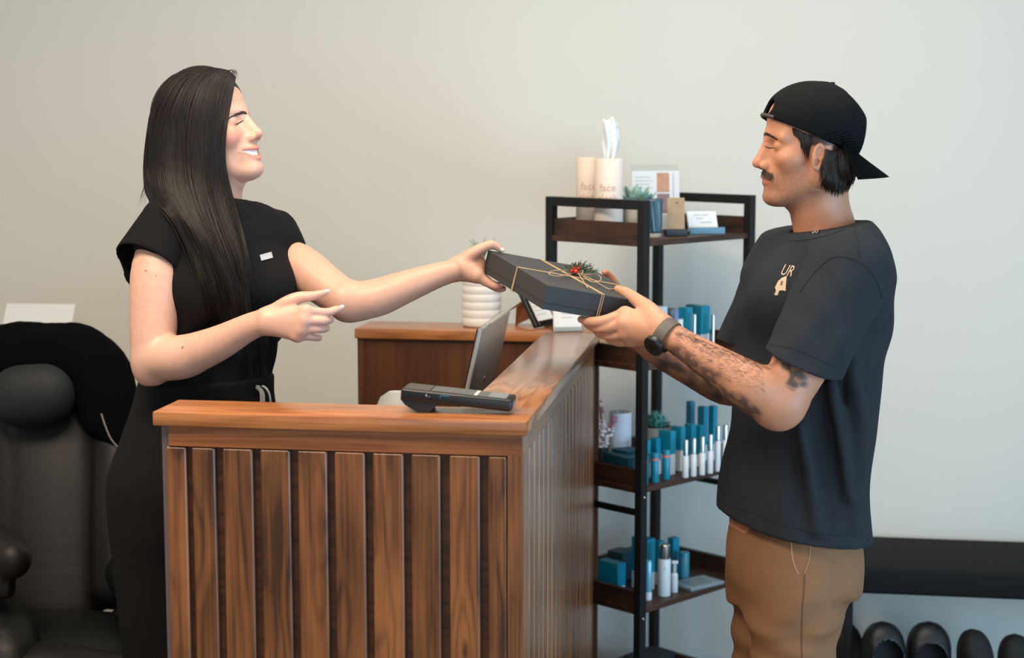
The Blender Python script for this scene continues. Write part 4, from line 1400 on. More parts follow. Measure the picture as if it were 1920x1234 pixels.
for mp, mr_ in ((C(273, 508, 3.33), .0022), (C(342, 652, 3.27), .0025), (C(444, 641, 3.22), .0016), (C(292, 518, 3.33), .0013)):
    hit, _n = surf(BVHTree.FromPolygons([tuple(p) for p in v], q.tolist()), CAM, mp - CAM)
    if hit is not None:
        k_ = smoothstep(mr_ * 1.4, mr_ * .7, np.linalg.norm(v - hit, axis=1))[:, None] * .8
        t_ = t_ * (1 - k_) + lin(96, 58, 44) * k_
parts.append((v, q, t_))
NEARARM = (v, q)
nails = [(C(640, 577, 3.226), C(629, 581, 3.217)), (C(612, 547.5, 3.2165), C(586, 555, 3.215))]

# far arm (reaching to the box)
B_A = Bc + (-ea_) * GA            # left top corner of the box
A = [C(496, 470, 3.62), C(560, 500, 3.545), C(615, 540, 3.485), C(648, 562, 3.455)]
fa = [C(650, 564, 3.455), C(700, 560, 3.455), C(760, 538, 3.46), C(815, 518, 3.475), C(846, 509, 3.49)]
lo, hi = bounds(A + fa + [C(950, 450, 3.5), C(945, 545, 3.6)], .06)
f = SDF(lo, hi, .0024)
f.chain(A, [.038, .049, .044, .040], .02)
f.chain(fa, [.040, .040, .034, .027, .0235], .012)
f.ell(C(660, 578, 3.46), (.025, .025, .02), .03)
bd = B_A[1]
mcp = [C(893, 487, bd - .012), C(899, 498, bd + .006), C(900, 507, bd + .022), C(897, 515, bd + .036)]
wr_ = [C(848, 502, bd - .006), C(849, 506, bd), C(849, 510, bd + .006), C(848, 514, bd + .010)]
mcp = [C(893, 517, bd - .022), C(896, 514, bd - .004), C(897, 510, bd + .013), C(895, 506, bd + .03)]
for a, b in zip(wr_, mcp): f.cap(a, b, .0165, .0125, .014)
f.cap(C(858, 500, bd - .012), C(893, 517, bd - .016), .016, .014, .014)
f.ell(C(868, 505, bd - .014), (.028, .016, .022), .014)
f.ell(C(888, 494, bd + .004), (.026, .018, .026), .012)
finger(f, [mcp[0], C(914, 530, bd - .022), C(930, 536, bd - .027), C(939, 534, bd - .030)], [.0115, .0098, .0085, .0062])
finger(f, [mcp[1], C(916, 531, bd - .002), C(934, 541, bd - .004), C(944, 542, bd - .008)], [.0112, .0095, .0082, .006])
finger(f, [mcp[2], C(916, 529, bd + .016), C(934, 539, bd + .016), C(944, 541, bd + .014)], [.0108, .0092, .008, .006])
finger(f, [mcp[3], C(912, 523, bd + .034), C(926, 532, bd + .034), C(934, 535, bd + .034)], [.0098, .0082, .0072, .0056])
finger(f, [C(856, 497, bd - .004), C(880, 480, bd - .010), C(902, 466, bd - .012), C(923, 459, bd - .008), C(939, 468, bd - .006)], [.0165, .0145, .0115, .0098, .0066], .008)
v, q = f.mesh(1)
parts.append((v, q, np.tile(skW * np.array([.98, .95, .92]), (len(v), 1))))
nails += [(C(941, 469, bd - .008), C(923, 459, bd - .008)), (C(940, 534, bd - .031), C(930, 536, bd - .027))]

# trunk and legs under the clothes
secW = [(1.455, 420, .070, .060), (1.425, 413, .128, .075), (1.37, 407, .164, .097), (1.30, 406, .166, .112), (1.25, 406, .162, .116), (1.18, 400, .147, .105),
        (1.10, 390, .134, .098), (1.04, 384, .140, .104), (.95, 380, .162, .120), (.86, 378, .174, .130), (.76, 378, .168, .122)]


def secs(L, d, g=0.0):
    out = []
    for z, u, w, dp in L:
        p = AT(u, d, z); out.append((z, p[0], p[1], w + g, dp + g))
    return out


f = SDF((-1.0, 3.2, -.02), (-.25, 3.8, 1.52), .010)
f.loft(secs(secW, 3.5, -.012), WLT, .01)
HipC = AT(378, 3.5, .84)
legs = []
for sg in (-1, 1):
    h0 = HipC + Lt * (.088 * sg); k0 = h0 + np.array([0, 0, -.38]) + Fr * .01; a0 = np.array([k0[0], k0[1], .085]) - Fr * .01
    legs.append((h0, k0, a0))
    f.chain([h0, k0, a0], [.080, .054, .040], .02)
    f.cap(a0 + np.array([0, 0, -.05]), a0 + Fr * .15 + np.array([0, 0, -.06]), .032, .024, .02)
v, q = f.mesh(1)
parts.append((v, q, np.tile(skW, (len(v), 1))))
V, Q, T = join_np(parts)
me = mesh_np('body', V, Q); set_tint(me, T); wlink('body', me, SKW)

# finger nails
for i, (tip, prev) in enumerate(nails):
    dv = nrm(tip - prev)
    nb = MB().sphere((0, 0, 0), 1.0, (.0062, .0042, .0042), 8)
    Rn = np.stack([dv, nrm(np.cross((0, 0, 1), dv)), nrm(np.cross(dv, nrm(np.cross((0, 0, 1), dv))))], 1)
    nb.bm.transform(mat4(Rn, tip + dv * .001 + np.array([0, -.0018, .0012])))
    wlink('nail', nb.mesh('nail'), mat('pale_nail', srgb(238, 206, 196), .2))

# jumpsuit ---------------------------------------------------------------------
M_SUIT = mat('black_crepe', srgb(19, 17, 18), .85, noise=.15, nscale=12, bump=.25, bscale=900, spec=.15)
f = SDF((-1.02, 3.15, .70), (-.22, 3.85, 1.52), .0042)
f.loft(secs(secW, 3.5, .004), WLT, .01)
cB = AT(406, 3.5, 1.275)
for sg in (-1, 1):
    f.ell(cB + Lt * (.07 * sg) + Fr * .085, (.062, .062, .06), .045)
NS, FS = C(300, 436, 3.40), C(508, 440, 3.60)
nkb = AT(410, 3.5, 1.44)
f.cap(nkb + np.array([-.03, -.02, -.02]), NS + np.array([.01, .01, -.012]), .050, .058, .035)
f.cap(nkb + np.array([.03, .02, -.02]), FS + np.array([-.01, 0, -.008]), .048, .054, .035)
f.cap(FS, C(520, 472, 3.585), .058, .062, .02)
# collar band and neck hole
f.cap(AT(410, 3.505, 1.43), AT(418, 3.50, 1.485), .066, .062, .012)
f.cap(AT(405, 3.51, 1.36), AT(424, 3.49, 1.56), .050, .052, .004, 's')
f.plane(AT(418, 3.5, 1.448), (-.10, .28, 1), .003)
def folds(X, Y, Z):
    l = (X - cB[0]) * Lt[0] + (Y - cB[1]) * Lt[1]
    r = np.zeros(np.broadcast(X, Y, Z).shape, np.float32)
    w = np.exp(-((Z - 1.12) / .07) ** 2)
    r += .0036 * w * np.sin(l * 150 + Z * 18) + .0034 * np.exp(-((Z - 1.2) / .16) ** 2) * np.sin(l * 70 - Z * 25 + 2 * np.sin(Z * 14))
    r += .0022 * np.exp(-((Z - 1.055) / .018) ** 2) * np.sin(Z * 420 + l * 8)
    return r
f.warp(folds)
# waist seam
v1, q1 = f.mesh(2)
# near cap sleeve
f = SDF(C(200, 560, 3.25) - .05, C(400, 370, 3.55) + .05, .0036)
f.cap(NS + np.array([.02, .02, .012]), C(282, 500, 3.40), .066, .079, .01)
f.cap(NS + np.array([.03, .02, -.02]), C(250, 560, 3.46), .05, .055, .03)
f.cap(NS + np.array([.05, .02, .0]), C(281, 505, 3.398), .040, .0745, .004, 's')
f.cap(C(281, 505, 3.398), C(281, 640, 3.398), .0745, .09, .004, 's')
f.plane(C(280, 492, 3.38), (-.42, -.62, -.80), .003)
v2, q2 = f.mesh(2)
# trousers
f = SDF((-1.02, 3.15, .03), (-.22, 3.85, 1.10), .006)
secT = [(1.085, 389, .139, .104), (1.04, 384, .145, .110), (.95, 380, .170, .128), (.86, 378, .184, .140), (.78, 378, .182, .136), (.70, 378, .170, .110), (.60, 378, .160, .094), (.46, 378, .146, .084), (.30, 378, .135, .074)]
f.loft(secs(secT, 3.5, .006), WLT, .01)
for h0, k0, a0 in legs:
    f.chain([h0, k0, a0 + np.array([0, 0, .0])], [.104, .084, .078], .05)
f.warp(lambda X, Y, Z: .003 * np.sin(X * 60 + Z * 6) * np.exp(-((Z - .6) / .3) ** 2))
f.plane((0, 0, .06), (0, 0, -1), .002)
v3, q3 = f.mesh(2)
V, Q, T = join_np([(v1, q1, (0, 0, 0)), (v2, q2, (0, 0, 0))])
GARW = BVHTree.FromPolygons([tuple(p) for p in V], Q.tolist())
wlink('top', mesh_np('top', V, Q), M_SUIT)
wlink('trousers', mesh_np('trousers', v3, q3), M_SUIT)
for h0, k0, a0 in legs:
    f = SDF(np.array([a0[0], a0[1], 0]) - .2, np.array([a0[0], a0[1], .1]) + .25, .006)
    f.cap(np.array([a0[0], a0[1], .045]) - Fr * .03, np.array([a0[0], a0[1], .030]) + Fr * .16, .042, .032, .01)
    f.plane((0, 0, .002), (0, 0, -1), .002)
    v, q = f.mesh(1); wlink('shoe', mesh_np('shoe', v, q), mat('black_shoe', srgb(22, 22, 23), .4))


def patch(bvh, px, off, name, m, linker, thick=.0012, n=6):
    """small plate that follows a surface: px = four photo corners (tl, tr, br, bl)"""
    P = []
    for i in range(n + 1):
        row = []
        for j in range(n + 1):
            a, b = i / n, j / n
            u = (px[0][0] * (1 - b) + px[1][0] * b) * (1 - a) + (px[3][0] * (1 - b) + px[2][0] * b) * a
            v_ = (px[0][1] * (1 - b) + px[1][1] * b) * (1 - a) + (px[3][1] * (1 - b) + px[2][1] * b) * a
            hit, nn = surf(bvh, CAM, ray(u, v_))
            if hit is None: return None
            row.append(hit - nrm(ray(u, v_)) * off)
        P.append(row)
    b = MB().grid(P)
    r = bmesh.ops.solidify(b.bm, geom=b.bm.faces[:], thickness=thick)
    return linker(name, b.mesh(name, 40), m)


patch(GARW, [(487, 478), (509, 472), (512, 483), (490, 489)], .0035, 'name_badge', mat('brushed_badge', srgb(190, 192, 200), .35, metal=.3), wlink)
for uu in ((452, 430, 492, 742), (441, 435, 476, 700)):
    P = []
    for k in range(24):
        a = k / 23
        hit, _n = surf(GARW, CAM, ray(uu[0] + (uu[2] - uu[0]) * a + 5 * math.sin(a * 3), uu[1] + (uu[3] - uu[1]) * a))
        if hit is not None: P.append(tuple(hit - nrm(ray(960, 617)) * .0008))
    if len(P) > 4:
        tb_ = MB().tube(P, .0009, 5); wlink('placket_seam', tb_.mesh('placket_seam'), M_SUIT)
# ribbon bow at the waist
M_RIBW = mat('white_ribbon', srgb(226, 222, 220), .5); M_RIBB = mat('black_ribbon', srgb(34, 30, 34), .5)
hit, _n = surf(GARW, CAM, ray(484, 733)); kd = (hit[1] if hit is not None else 3.42) - .006
def ribbon(pts, wid, m, name='ribbon'):
    P = [C(u, v_, kd - dd) for u, v_, dd in pts]; P = catmull(P, 14)
    rows = []
    for i, p in enumerate(P):
        tg = nrm(P[min(i + 1, 13)] - P[max(i - 1, 0)]); sd = nrm(np.cross(tg, (0, 1, 0)))
        rows.append([p - sd * wid / 2, p + np.array([0, -.003, 0]), p + sd * wid / 2])
    b = MB().grid(rows); bmesh.ops.solidify(b.bm, geom=b.bm.faces[:], thickness=.0008)
    wlink(name, b.mesh(name, 60), m)
ribbon([(474, 731, .002), (482, 727, .010), (491, 735, .014), (492, 765, .010), (490, 790, .004)], .011, M_RIBW)
ribbon([(478, 730, .004), (490, 726, .012), (500, 735, .014), (503, 760, .010), (503, 790, .004)], .010, M_RIBB)
ribbon([(480, 728, .006), (494, 725, .013), (504, 738, .013), (507, 762, .008), (508, 790, .004)], .006, M_RIBW)
ribbon([(476, 734, .0), (478, 748, .006), (480, 770, .006), (480, 792, .004)], .010, M_RIBW)
patch(GARW, [(462, 731), (474, 731), (474, 735), (462, 735)], .003, 'belt_clip', M_SILVER, wlink)

# teeth, brows, lashes -------------------------------------------------------------
teeth_mesh(.0948, .0290, -.0485, -.0605, 14.5, mat('tooth_enamel', srgb(244, 240, 234), .25), woman, WHF, WO - np.array(woman.location), WS, 1.0)
M_BROW = mat('dark_brown_hair_fine', srgb(46, 32, 27), .6)


def brow_on(bvh, toworld, pts_px, n, rad, ln, seed, linker, name='eyebrow', spread_=.0022):
    """short hairs along a photo curve, laid on the face"""
    rr_ = np.random.default_rng(seed); P = catmull(pts_px, 60); paths = []; rads = []
    for k in range(n):
        t = rr_.uniform(0, 1); i = min(int(t * 59), 58)
        p = P[i]; d = P[min(i + 1, 59)] - P[max(i - 1, 0)]; d = d / (np.linalg.norm(d) + 1e-9)
        w = spread_ * 900 * (1 - .75 * t) * (min(1, t * 8 + .4))
        o = rr_.normal(0, .5) * w
        q0 = p + np.array([-d[1], d[0]]) * o
        q1 = q0 + d * ln * 900 * rr_.uniform(.6, 1) + np.array([0, -1.2])
        hs = []
        for a in (0, .5, 1):
            hit, nn = surf(bvh, CAM, ray(*(q0 + (q1 - q0) * a)))
            if hit is None: break
            hs.append(hit + nn * (.0003 + .0008 * math.sin(a * 2.6)))
        if len(hs) == 3: paths.append(hs); rads.append(rad)
    if not paths: return
    v_, q_ = strands(paths, rads, 4)
    return linker(name, mesh_np(name, v_, q_), M_BROW)


brow_on(headbvh_w, None, [(463, 213), (455, 212), (446, 214.5), (436, 219), (427, 223.5)], 230, .00045, .007, 1, wlink, spread_=.0032)
brow_on(headbvh_w, None, [(470, 211), (472.5, 206.5), (474, 203)], 70, .00055, .005, 2, wlink, spread_=.003)


def line_on(bvh, px, rad, name, m, linker, lift=.0004, n=20):
    P = []
    for u, v_ in catmull(px, n):
        hit, nn = surf(bvh, CAM, ray(u, v_))
        if hit is not None: P.append(tuple(hit + nn * lift))
    if len(P) < 3: return
    k = len(P); R_ = [rad * (.35 + .65 * math.sin(math.pi * min(1, (i + .6) / k))) for i in range(k)]
    b = MB().tube(P, R_, 6)
    return linker(name, b.mesh(name, 60), m)


M_LASH = mat('dark_lash', srgb(34, 24, 22), .5)
line_on(headbvh_w, [(440, 234), (445, 232.5), (451, 229), (457, 225.5)], .0013, 'eyelash', M_LASH, wlink)
line_on(headbvh_w, [(442, 226), (449, 223.5), (457, 222)], .0005, 'eyelid_crease', mat('lid_shade', srgb(168, 112, 92), .6), wlink, 0)
line_on(headbvh_w, [(472, 221), (474, 219.5), (475.5, 218)], .0011, 'eyelash', M_LASH, wlink)

# hair ------------------------------------------------------------------------------
def hair_mat(name, c0, c1):
    m = bpy.data.materials.new(name); m.use_nodes = True
    nt = m.node_tree; p = nt.nodes['Principled BSDF']
    tc = nt.nodes.new('ShaderNodeTexCoord'); mp = nt.nodes.new('ShaderNodeMapping'); mp.inputs['Scale'].default_value = (330, 330, 9)
    n = nt.nodes.new('ShaderNodeTexNoise'); n.inputs['Scale'].default_value = 1.0; n.inputs['Detail'].default_value = 3
    nt.links.new(tc.outputs['Object'], mp.inputs[0]); nt.links.new(mp.outputs[0], n.inputs['Vector'])
    mx = nt.nodes.new('ShaderNodeMix'); mx.data_type = 'RGBA'; mx.inputs[6].default_value = c0; mx.inputs[7].default_value = c1
    mr = nt.nodes.new('ShaderNodeMapRange'); mr.inputs[1].default_value = .35; mr.inputs[2].default_value = .7
    nt.links.new(n.outputs['Fac'], mr.inputs[0]); nt.links.new(mr.outputs[0], mx.inputs[0]); nt.links.new(mx.outputs[2], p.inputs['Base Color'])
    b = nt.nodes.new('ShaderNodeBump'); b.inputs['Strength'].default_value = .5; b.inputs['Distance'].default_value = .0015
    nt.links.new(n.outputs['Fac'], b.inputs['Height']); nt.links.new(b.outputs[0], p.inputs['Normal'])
    p.inputs['Roughness'].default_value = .46
    p.inputs['Specular IOR Level'].default_value = .22
    return m


M_HAIRW = hair_mat('dark_brown_hair', srgb(9, 7, 6), srgb(31, 21, 17))
f = SDF(C(255, 440, 3.4) - .03, C(480, 105, 3.75) + .03, .0034)
cW = lambda p: WO + WS * (WHF @ np.array(p))
f.ell(cW((-.001, 0, .052)), np.array([.087, .086, .093]) * WS, .01, 'u', WHF.T)
f.chain([cW((-.024, -.02, .05)), cW((-.040, -.02, -.01)), C(324, 320, 3.545), C(320, 385, 3.575), C(325, 430, 3.62)], [.075, .068, .056, .046, .03], .03, flat=(1, 0, 0), ff=.95)
f.chain([cW((-.02, .055, .05)), cW((-.02, .06, -.04)), C(400, 370, 3.60), C(420, 400, 3.62)], [.04, .034, .028, .02], .03)
f.ell(cW((.092, .012, -.020)), np.array([.066, .080, .112]) * WS, .006, 's', WHF.T)
f.ell(cW((.05, .0, -.09)), np.array([.06, .052, .07]) * WS, .006, 's', WHF.T)
v1, q1 = f.mesh(2)
hair_parts = [(v1, q1, (0, 0, 0))]
obst = []
_V, _Q, _T = join_np([(HEADW, hq, (0, 0, 0)), (v1, q1, (0, 0, 0))])
OB1 = BVHTree.FromPolygons([tuple(p) for p in _V], _Q.tolist())
G = [[(366, 128, 3.53), (319, 147, 3.52), (287, 196, 3.52), (275, 262, 3.52), (272, 325, 3.52), (281, 370, 3.48), (312, 398, 3.42), (340, 440, 3.36), (366, 500, 3.35), (386, 570, 3.35), (398, 620, 3.36)],
     [(385, 127, 3.50), (345, 147, 3.46), (313, 205, 3.44), (300, 275, 3.43), (300, 340, 3.42), (316, 382, 3.385), (348, 420, 3.36), (378, 485, 3.35), (400, 560, 3.35), (414, 620, 3.36), (424, 650, 3.36)],
     [(402, 128, 3.49), (370, 148, 3.45), (345, 205, 3.425), (335, 275, 3.42), (340, 345, 3.40), (364, 405, 3.36), (398, 475, 3.34), (423, 550, 3.34), (436, 610, 3.35), (444, 655, 3.35), (448, 690, 3.35)],
     [(417, 130, 3.48), (395, 152, 3.44), (377, 205, 3.42), (371, 275, 3.41), (378, 345, 3.40), (398, 415, 3.37), (424, 485, 3.34), (443, 550, 3.335), (452, 600, 3.35), (456, 640, 3.35), (458, 672, 3.35)],
     [(430, 134, 3.48), (418, 157, 3.45), (407, 205, 3.43), (400, 275, 3.42), (407, 338, 3.42), (420, 395, 3.40), (440, 455, 3.37), (455, 515, 3.35), (463, 560, 3.34), (468, 600, 3.34), (468, 635, 3.34)],
     [(441, 144, 3.49), (437, 165, 3.47), (429, 210, 3.445), (422, 258, 3.43), (422, 308, 3.43), (431, 355, 3.43), (442, 400, 3.42), (452, 440, 3.40), (460, 485, 3.37), (466, 530, 3.36), (470, 570, 3.35)]]
NT = 30
GC = np.array([catmull(g, NT) for g in G])              # (guides, NT, 3) in photo u, v, d


def guide(s):
    """interpolate across the guides"""
    x = s * (len(G) - 1); i = min(int(x), len(G) - 2); t = x - i
    a = GC[max(i - 1, 0)]; b = GC[i]; c = GC[i + 1]; d = GC[min(i + 2, len(G) - 1)]
    return 0.5 * (2 * b + (c - a) * t + (2 * a - 5 * b + 4 * c - d) * t * t + (3 * b - a - 3 * c + d) * t ** 3)


def lay(path, lift):
    """push a photo path in front of the garment, the head and the hair mass"""
    out = []
    for u, v_, d in path:
        r = ray(u, v_)
        for bv in (GARW, OB1):
            hit, nn = surf(bv, CAM, r)
            if hit is not None: d = min(d, hit[1] - lift)
        out.append([u, v_, d])
    out = np.array(out)
    dd = out[:, 2].copy()
    for _ in range(3): dd[1:-1] = np.minimum(dd[1:-1], (dd[:-2] + dd[2:]) / 2 + .001) * .5 + .5 * (dd[:-2] + dd[1:-1] + dd[2:]) / 3
    return np.array([C(u, v_, d) for (u, v_, _), d in zip(out, dd)])


# under layer: a closed sheet
NS_ = 26
front = np.array([lay(guide(s), .004) for s in np.linspace(0, 1, NS_)])
ends = np.linspace(0, 1, NS_)
back_l = front + np.array([0, .012, 0])
sv = np.concatenate([front.reshape(-1, 3), back_l.reshape(-1, 3)]); m_ = NT
idf = np.arange(NS_ * m_).reshape(NS_, m_); idb = idf + NS_ * m_
sq = []
for i in range(NS_ - 1):
    for j in range(m_ - 5):
        sq.append((idf[i, j], idf[i + 1, j], idf[i + 1, j + 1], idf[i, j + 1])); sq.append((idb[i, j], idb[i, j + 1], idb[i + 1, j + 1], idb[i + 1, j]))
for i in (0, NS_ - 1):
    for j in range(m_ - 5): sq.append((idf[i, j], idf[i, j + 1], idb[i, j + 1], idb[i, j]))
hair_parts.append((sv, np.array(sq), (0, 0, 0)))
paths = []; rads = []
for k in range(520):
    s = RNG.uniform(0, 1) if k > 60 else RNG.choice([RNG.uniform(0, .06), RNG.uniform(.94, 1)])
    P = guide(s).copy()
    a1, a2, ph = RNG.normal(0, 2.2), RNG.normal(0, 3.5), RNG.uniform(0, 6.28)
    tt = np.linspace(0, 1, NT)
    P[:, 0] += a1 * np.sin(tt * 4 + ph) * tt + a2 * tt ** 2 * 1.6
    cut = int(NT * RNG.uniform(.80, 1.0)); P = P[:cut]
    paths.append(lay(P, .0055 + RNG.uniform(0, .0045))); rads.append(RNG.uniform(.0008, .0021))
# stray hairs at the back, loose lock under the chin
for k in range(14):
    u0 = RNG.uniform(-3, 4)
    paths.append(np.array([C(u + u0 + RNG.normal(0, .6), v_, d) for u, v_, d in catmull([(284, 300, 3.53), (276 + u0, 345, 3.54), (267 + u0 * 2, 380 + RNG.uniform(-10, 12), 3.54)], 10)])); rads.append(.0005)
for k in range(26):
    o_ = RNG.uniform(-1, 1)
    paths.append(np.array([C(u + o_ * 3.0, v_ + o_ * 1.5, d) for u, v_, d in catmull([(446, 326, 3.60), (453, 338, 3.60), (451, 355, 3.59), (444, 372, 3.58), (434, 388, 3.57), (428, 402, 3.56)], 14)])); rads.append(.0011)
for k in range(10):
    a_ = RNG.uniform(0, 1)
    paths.append(np.array([C(u, v_, d) for u, v_, d in catmull([(425 + 14 * a_, 131 + 9 * a_, 3.50), (436 + 8 * a_, 132 + 4 * a_ + RNG.uniform(-4, 2), 3.49), (446 + RNG.uniform(-4, 3), 146 + RNG.uniform(-6, 4), 3.49)], 8)])); rads.append(.0004)
v2, q2 = strands(paths, rads, 4)
hair_parts.append((v2, q2, (0, 0, 0)))
V, Q, T = join_np(hair_parts)
wlink('hair', mesh_np('hair', V, Q), M_HAIRW)

# ------------------------------------------------------------------ man in the cap
def proj(V):
    """world points -> photo pixels"""
    q = V - CAM
    z = q @ CF
    return 960 + FPX * (q @ CR) / z, 617 - FPX * (q @ CU) / z


def seg_dist(u, v, pts):
    """pixel distance to a polyline"""
    best = np.full(len(u), 1e9)
    for (x0, y0), (x1, y1) in zip(pts, pts[1:]):
        dx, dy = x1 - x0, y1 - y0
        t = np.clip(((u - x0) * dx + (v - y0) * dy) / (dx * dx + dy * dy), 0, 1)
        best = np.minimum(best, np.hypot(u - x0 - t * dx, v - y0 - t * dy))
    return best


MHF = frame((-math.cos(math.radians(5)), -math.sin(math.radians(5))), math.radians(-1))
MO = C(1527, 283, 3.37); MSC = 1.05
toM = lambda P: MO + MSC * (np.atleast_2d(P) @ MHF.T)
inM = lambda p: MHF.T @ (np.asarray(p) - MO) / MSC
cM = lambda p: MO + MSC * (MHF @ np.array(p))
man = empty('person', tuple(AT(1480, 3.38, 0.0)), 0, 'person in backwards black cap, dark T-shirt and tan trousers, receiving the gift box', 'person')
minv = Matrix.Translation(tuple(-np.array(man.location)))


def mlink(name, me, m):
    me.transform(minv)
    return link(name, me, m, man)


SKM = skin_mat('tanned_skin', .5)
skM = lin(190, 131, 101)
neck_m = [tuple(inM(C(1532, 318, 3.375))), tuple(inM(C(1536, 385, 3.385))), tuple(inM(C(1546, 430, 3.39))), tuple(inM(C(1552, 475, 3.39)))]
hf = head_field(1.0, neck_m, [.058, .0575, .060, .066], jaw=1.06, nose=1.0, brow=1.1, ear_dz=-.014, ear_dx=.0225, skull=(-.002, .080, .076))
hv, hq = hf.mesh(1)
x, y, z_ = hv[:, 0], hv[:, 1], hv[:, 2]
tint = np.tile(skM, (len(hv), 1))
nz = np.exp(-(((x - .112) / .016) ** 2 + ((z_ + .022) / .014) ** 2 + (y / .02) ** 2)) * .4 + np.exp(-(((x + .010) / .03) ** 2 + ((np.abs(y) - .08) / .014) ** 2 + ((z_ + .01) / .04) ** 2)) * .35
tint = tint * (1 - nz[:, None]) + lin(206, 120, 90) * nz[:, None]
st = smoothstep(-.028, -.045, z_ - .25 * np.clip(.05 - x, 0, .06)) * smoothstep(-.012, .012, x) * smoothstep(-.125, -.098, z_)
st = np.clip(st, 0, 1) * (.34 + .22 * RNG.uniform(-1, 1, len(hv)))
tint = tint * (1 - st[:, None]) + lin(104, 76, 62) * st[:, None]
lipm = smoothstep(.0062, .004, np.abs(z_ + .0570)) * smoothstep(.024, .018, np.abs(y)) * smoothstep(.088, .092, x) * .7
tint = tint * (1 - lipm[:, None]) + lin(186, 104, 88) * lipm[:, None]
# short hair above and behind the ears
sh = np.maximum(smoothstep(.008, .014, z_) * smoothstep(.036, .026, x), smoothstep(-.012, -.020, x) * smoothstep(-.045, -.035, z_))
sh = sh * (1 - smoothstep(.072, .074, np.abs(y)) * smoothstep(.022, .012, z_))
tint = tint * (1 - .93 * sh[:, None]) + lin(38, 27, 22) * .93 * sh[:, None]
HEADM = toM(hv); parts = [(HEADM, hq, tint)]
headbvh_m = BVHTree.FromPolygons([tuple(p) for p in HEADM], hq.tolist())

# near (left) arm
A = [C(1578, 540, 3.205), C(1535, 620, 3.165), C(1497, 690, 3.145), C(1466, 752, 3.130)]
fa = [C(1464, 756, 3.130), C(1440, 748, 3.126), C(1404, 722, 3.126), C(1339, 682, 3.145), C(1285, 648, 3.18), C(1255, 628, 3.20)]
lo, hi = bounds(A + fa + [C(1080, 600, 3.3), C(1150, 530, 3.4)], .07)
f = SDF(lo, hi, .0025)
f.chain(A, [.056, .058, .054, .046], .02)
f.chain(fa, [.046, .047, .0445, .0365, .029, .0265], .02)
f.ell(C(1455, 778, 3.13), (.026, .026, .022), .03)
f.ell(C(1412, 726, 3.118), (.045, .032, .030), .03)
mcp = [C(1172, 588, 3.262), C(1170, 606, 3.252), C(1174, 623, 3.256), C(1184, 637, 3.266)]
wr_ = [C(1246, 610, 3.212), C(1247, 619, 3.204), C(1248, 627, 3.204), C(1249, 634, 3.21)]
for a, b in zip(wr_, mcp): f.cap(a, b, .0175, .0132, .016)
for a, b in zip(mcp, mcp[1:]): f.cap(a, b, .0125, .0122, .010)
finger(f, [mcp[0], C(1134, 601, 3.268), C(1106, 603, 3.285), C(1089, 599, 3.30)], [.0122, .0108, .0094, .0072])
finger(f, [mcp[1], C(1138, 614, 3.268), C(1114, 614, 3.295), C(1100, 608, 3.318)], [.0122, .0108, .0094, .0072])
finger(f, [mcp[2], C(1148, 629, 3.275), C(1126, 626, 3.305), C(1115, 618, 3.33)], [.0118, .0104, .009, .007])
finger(f, [mcp[3], C(1163, 642, 3.285), C(1146, 638, 3.31), C(1136, 630, 3.33)], [.0108, .0092, .008, .0064])
finger(f, [C(1238, 604, 3.212), C(1217, 582, 3.245), C(1194, 563, 3.30), C(1174, 549, 3.352), C(1158, 542, 3.384)], [.019, .0175, .0135, .0112, .0078], .01)
v, q = f.mesh(1)
t_ = np.tile(skM, (len(v), 1))
pu, pv = proj(v)
hnd = smoothstep(1260, 1220, pu)[:, None]
t_ = t_ * (1 - hnd) + lin(204, 150, 122) * hnd
kn = np.clip(sum(np.exp(-np.sum((v - p) ** 2, 1) / .012 ** 2) for p in mcp), 0, 1)[:, None] * .35
t_ = t_ * (1 - kn) + lin(206, 122, 94) * kn
ink = lin(58, 52, 50)
# tattoos: a figure on the upper arm, a sleeve along the underside of the forearm
d1 = seg_dist(pu, pv, [(1472, 672), (1492, 690), (1490, 712)])
m1 = smoothstep(24, 12, d1 + 7 * vnoise(v, 160, 5)) * (.55 + .4 * (vnoise(v, 260, 6) > -.1)) * (v[:, 1] < 3.2)
d2 = seg_dist(pu, pv, [(1262, 668), (1300, 700), (1345, 738), (1400, 782)])
m2 = smoothstep(30, 14, d2 + 8 * vnoise(v, 130, 8)) * (.45 + .35 * (vnoise(v, 230, 9) > -.2))
m3 = smoothstep(8, 4, seg_dist(pu, pv, [(1518, 668), (1502, 700), (1487, 728)])) * .45
m4 = smoothstep(16, 4, seg_dist(pu, pv, [(1275, 618), (1330, 655), (1400, 672), (1440, 688)])) * np.clip(.25 + .4 * vnoise(v, 420, 12), 0, .5)
mk = np.clip(np.maximum.reduce([m1, m2, m3, m4]), 0, .9)[:, None]
t_ = t_ * (1 - mk) + ink * mk
parts.append((v, q, t_))
armbvh = BVHTree.FromPolygons([tuple(p) for p in v], q.tolist())

hair_p = []; hair_r = []
for k in range(420):
    t = RNG.uniform(0, 1); u0 = 1270 + 165 * t; v0 = 622 + 64 * t + RNG.uniform(0, 1) ** 2 * 55
    hit, nn = surf(armbvh, CAM, ray(u0, v0))
    if hit is None or hit[1] > 3.3: continue
    dv = nrm(C(u0 - 10, v0 - 2 + RNG.normal(0, 3), hit[1]) - hit) * RNG.uniform(.008, .016)
    hair_p.append([hit, hit + dv * .5 + nn * .0022, hit + dv + nn * .0030]); hair_r.append(.00022)
v, q = strands(hair_p, hair_r, 3)
mlink('arm_hair', mesh_np('arm_hair', v, q), mat('dark_arm_hair', srgb(58, 42, 34), .6))

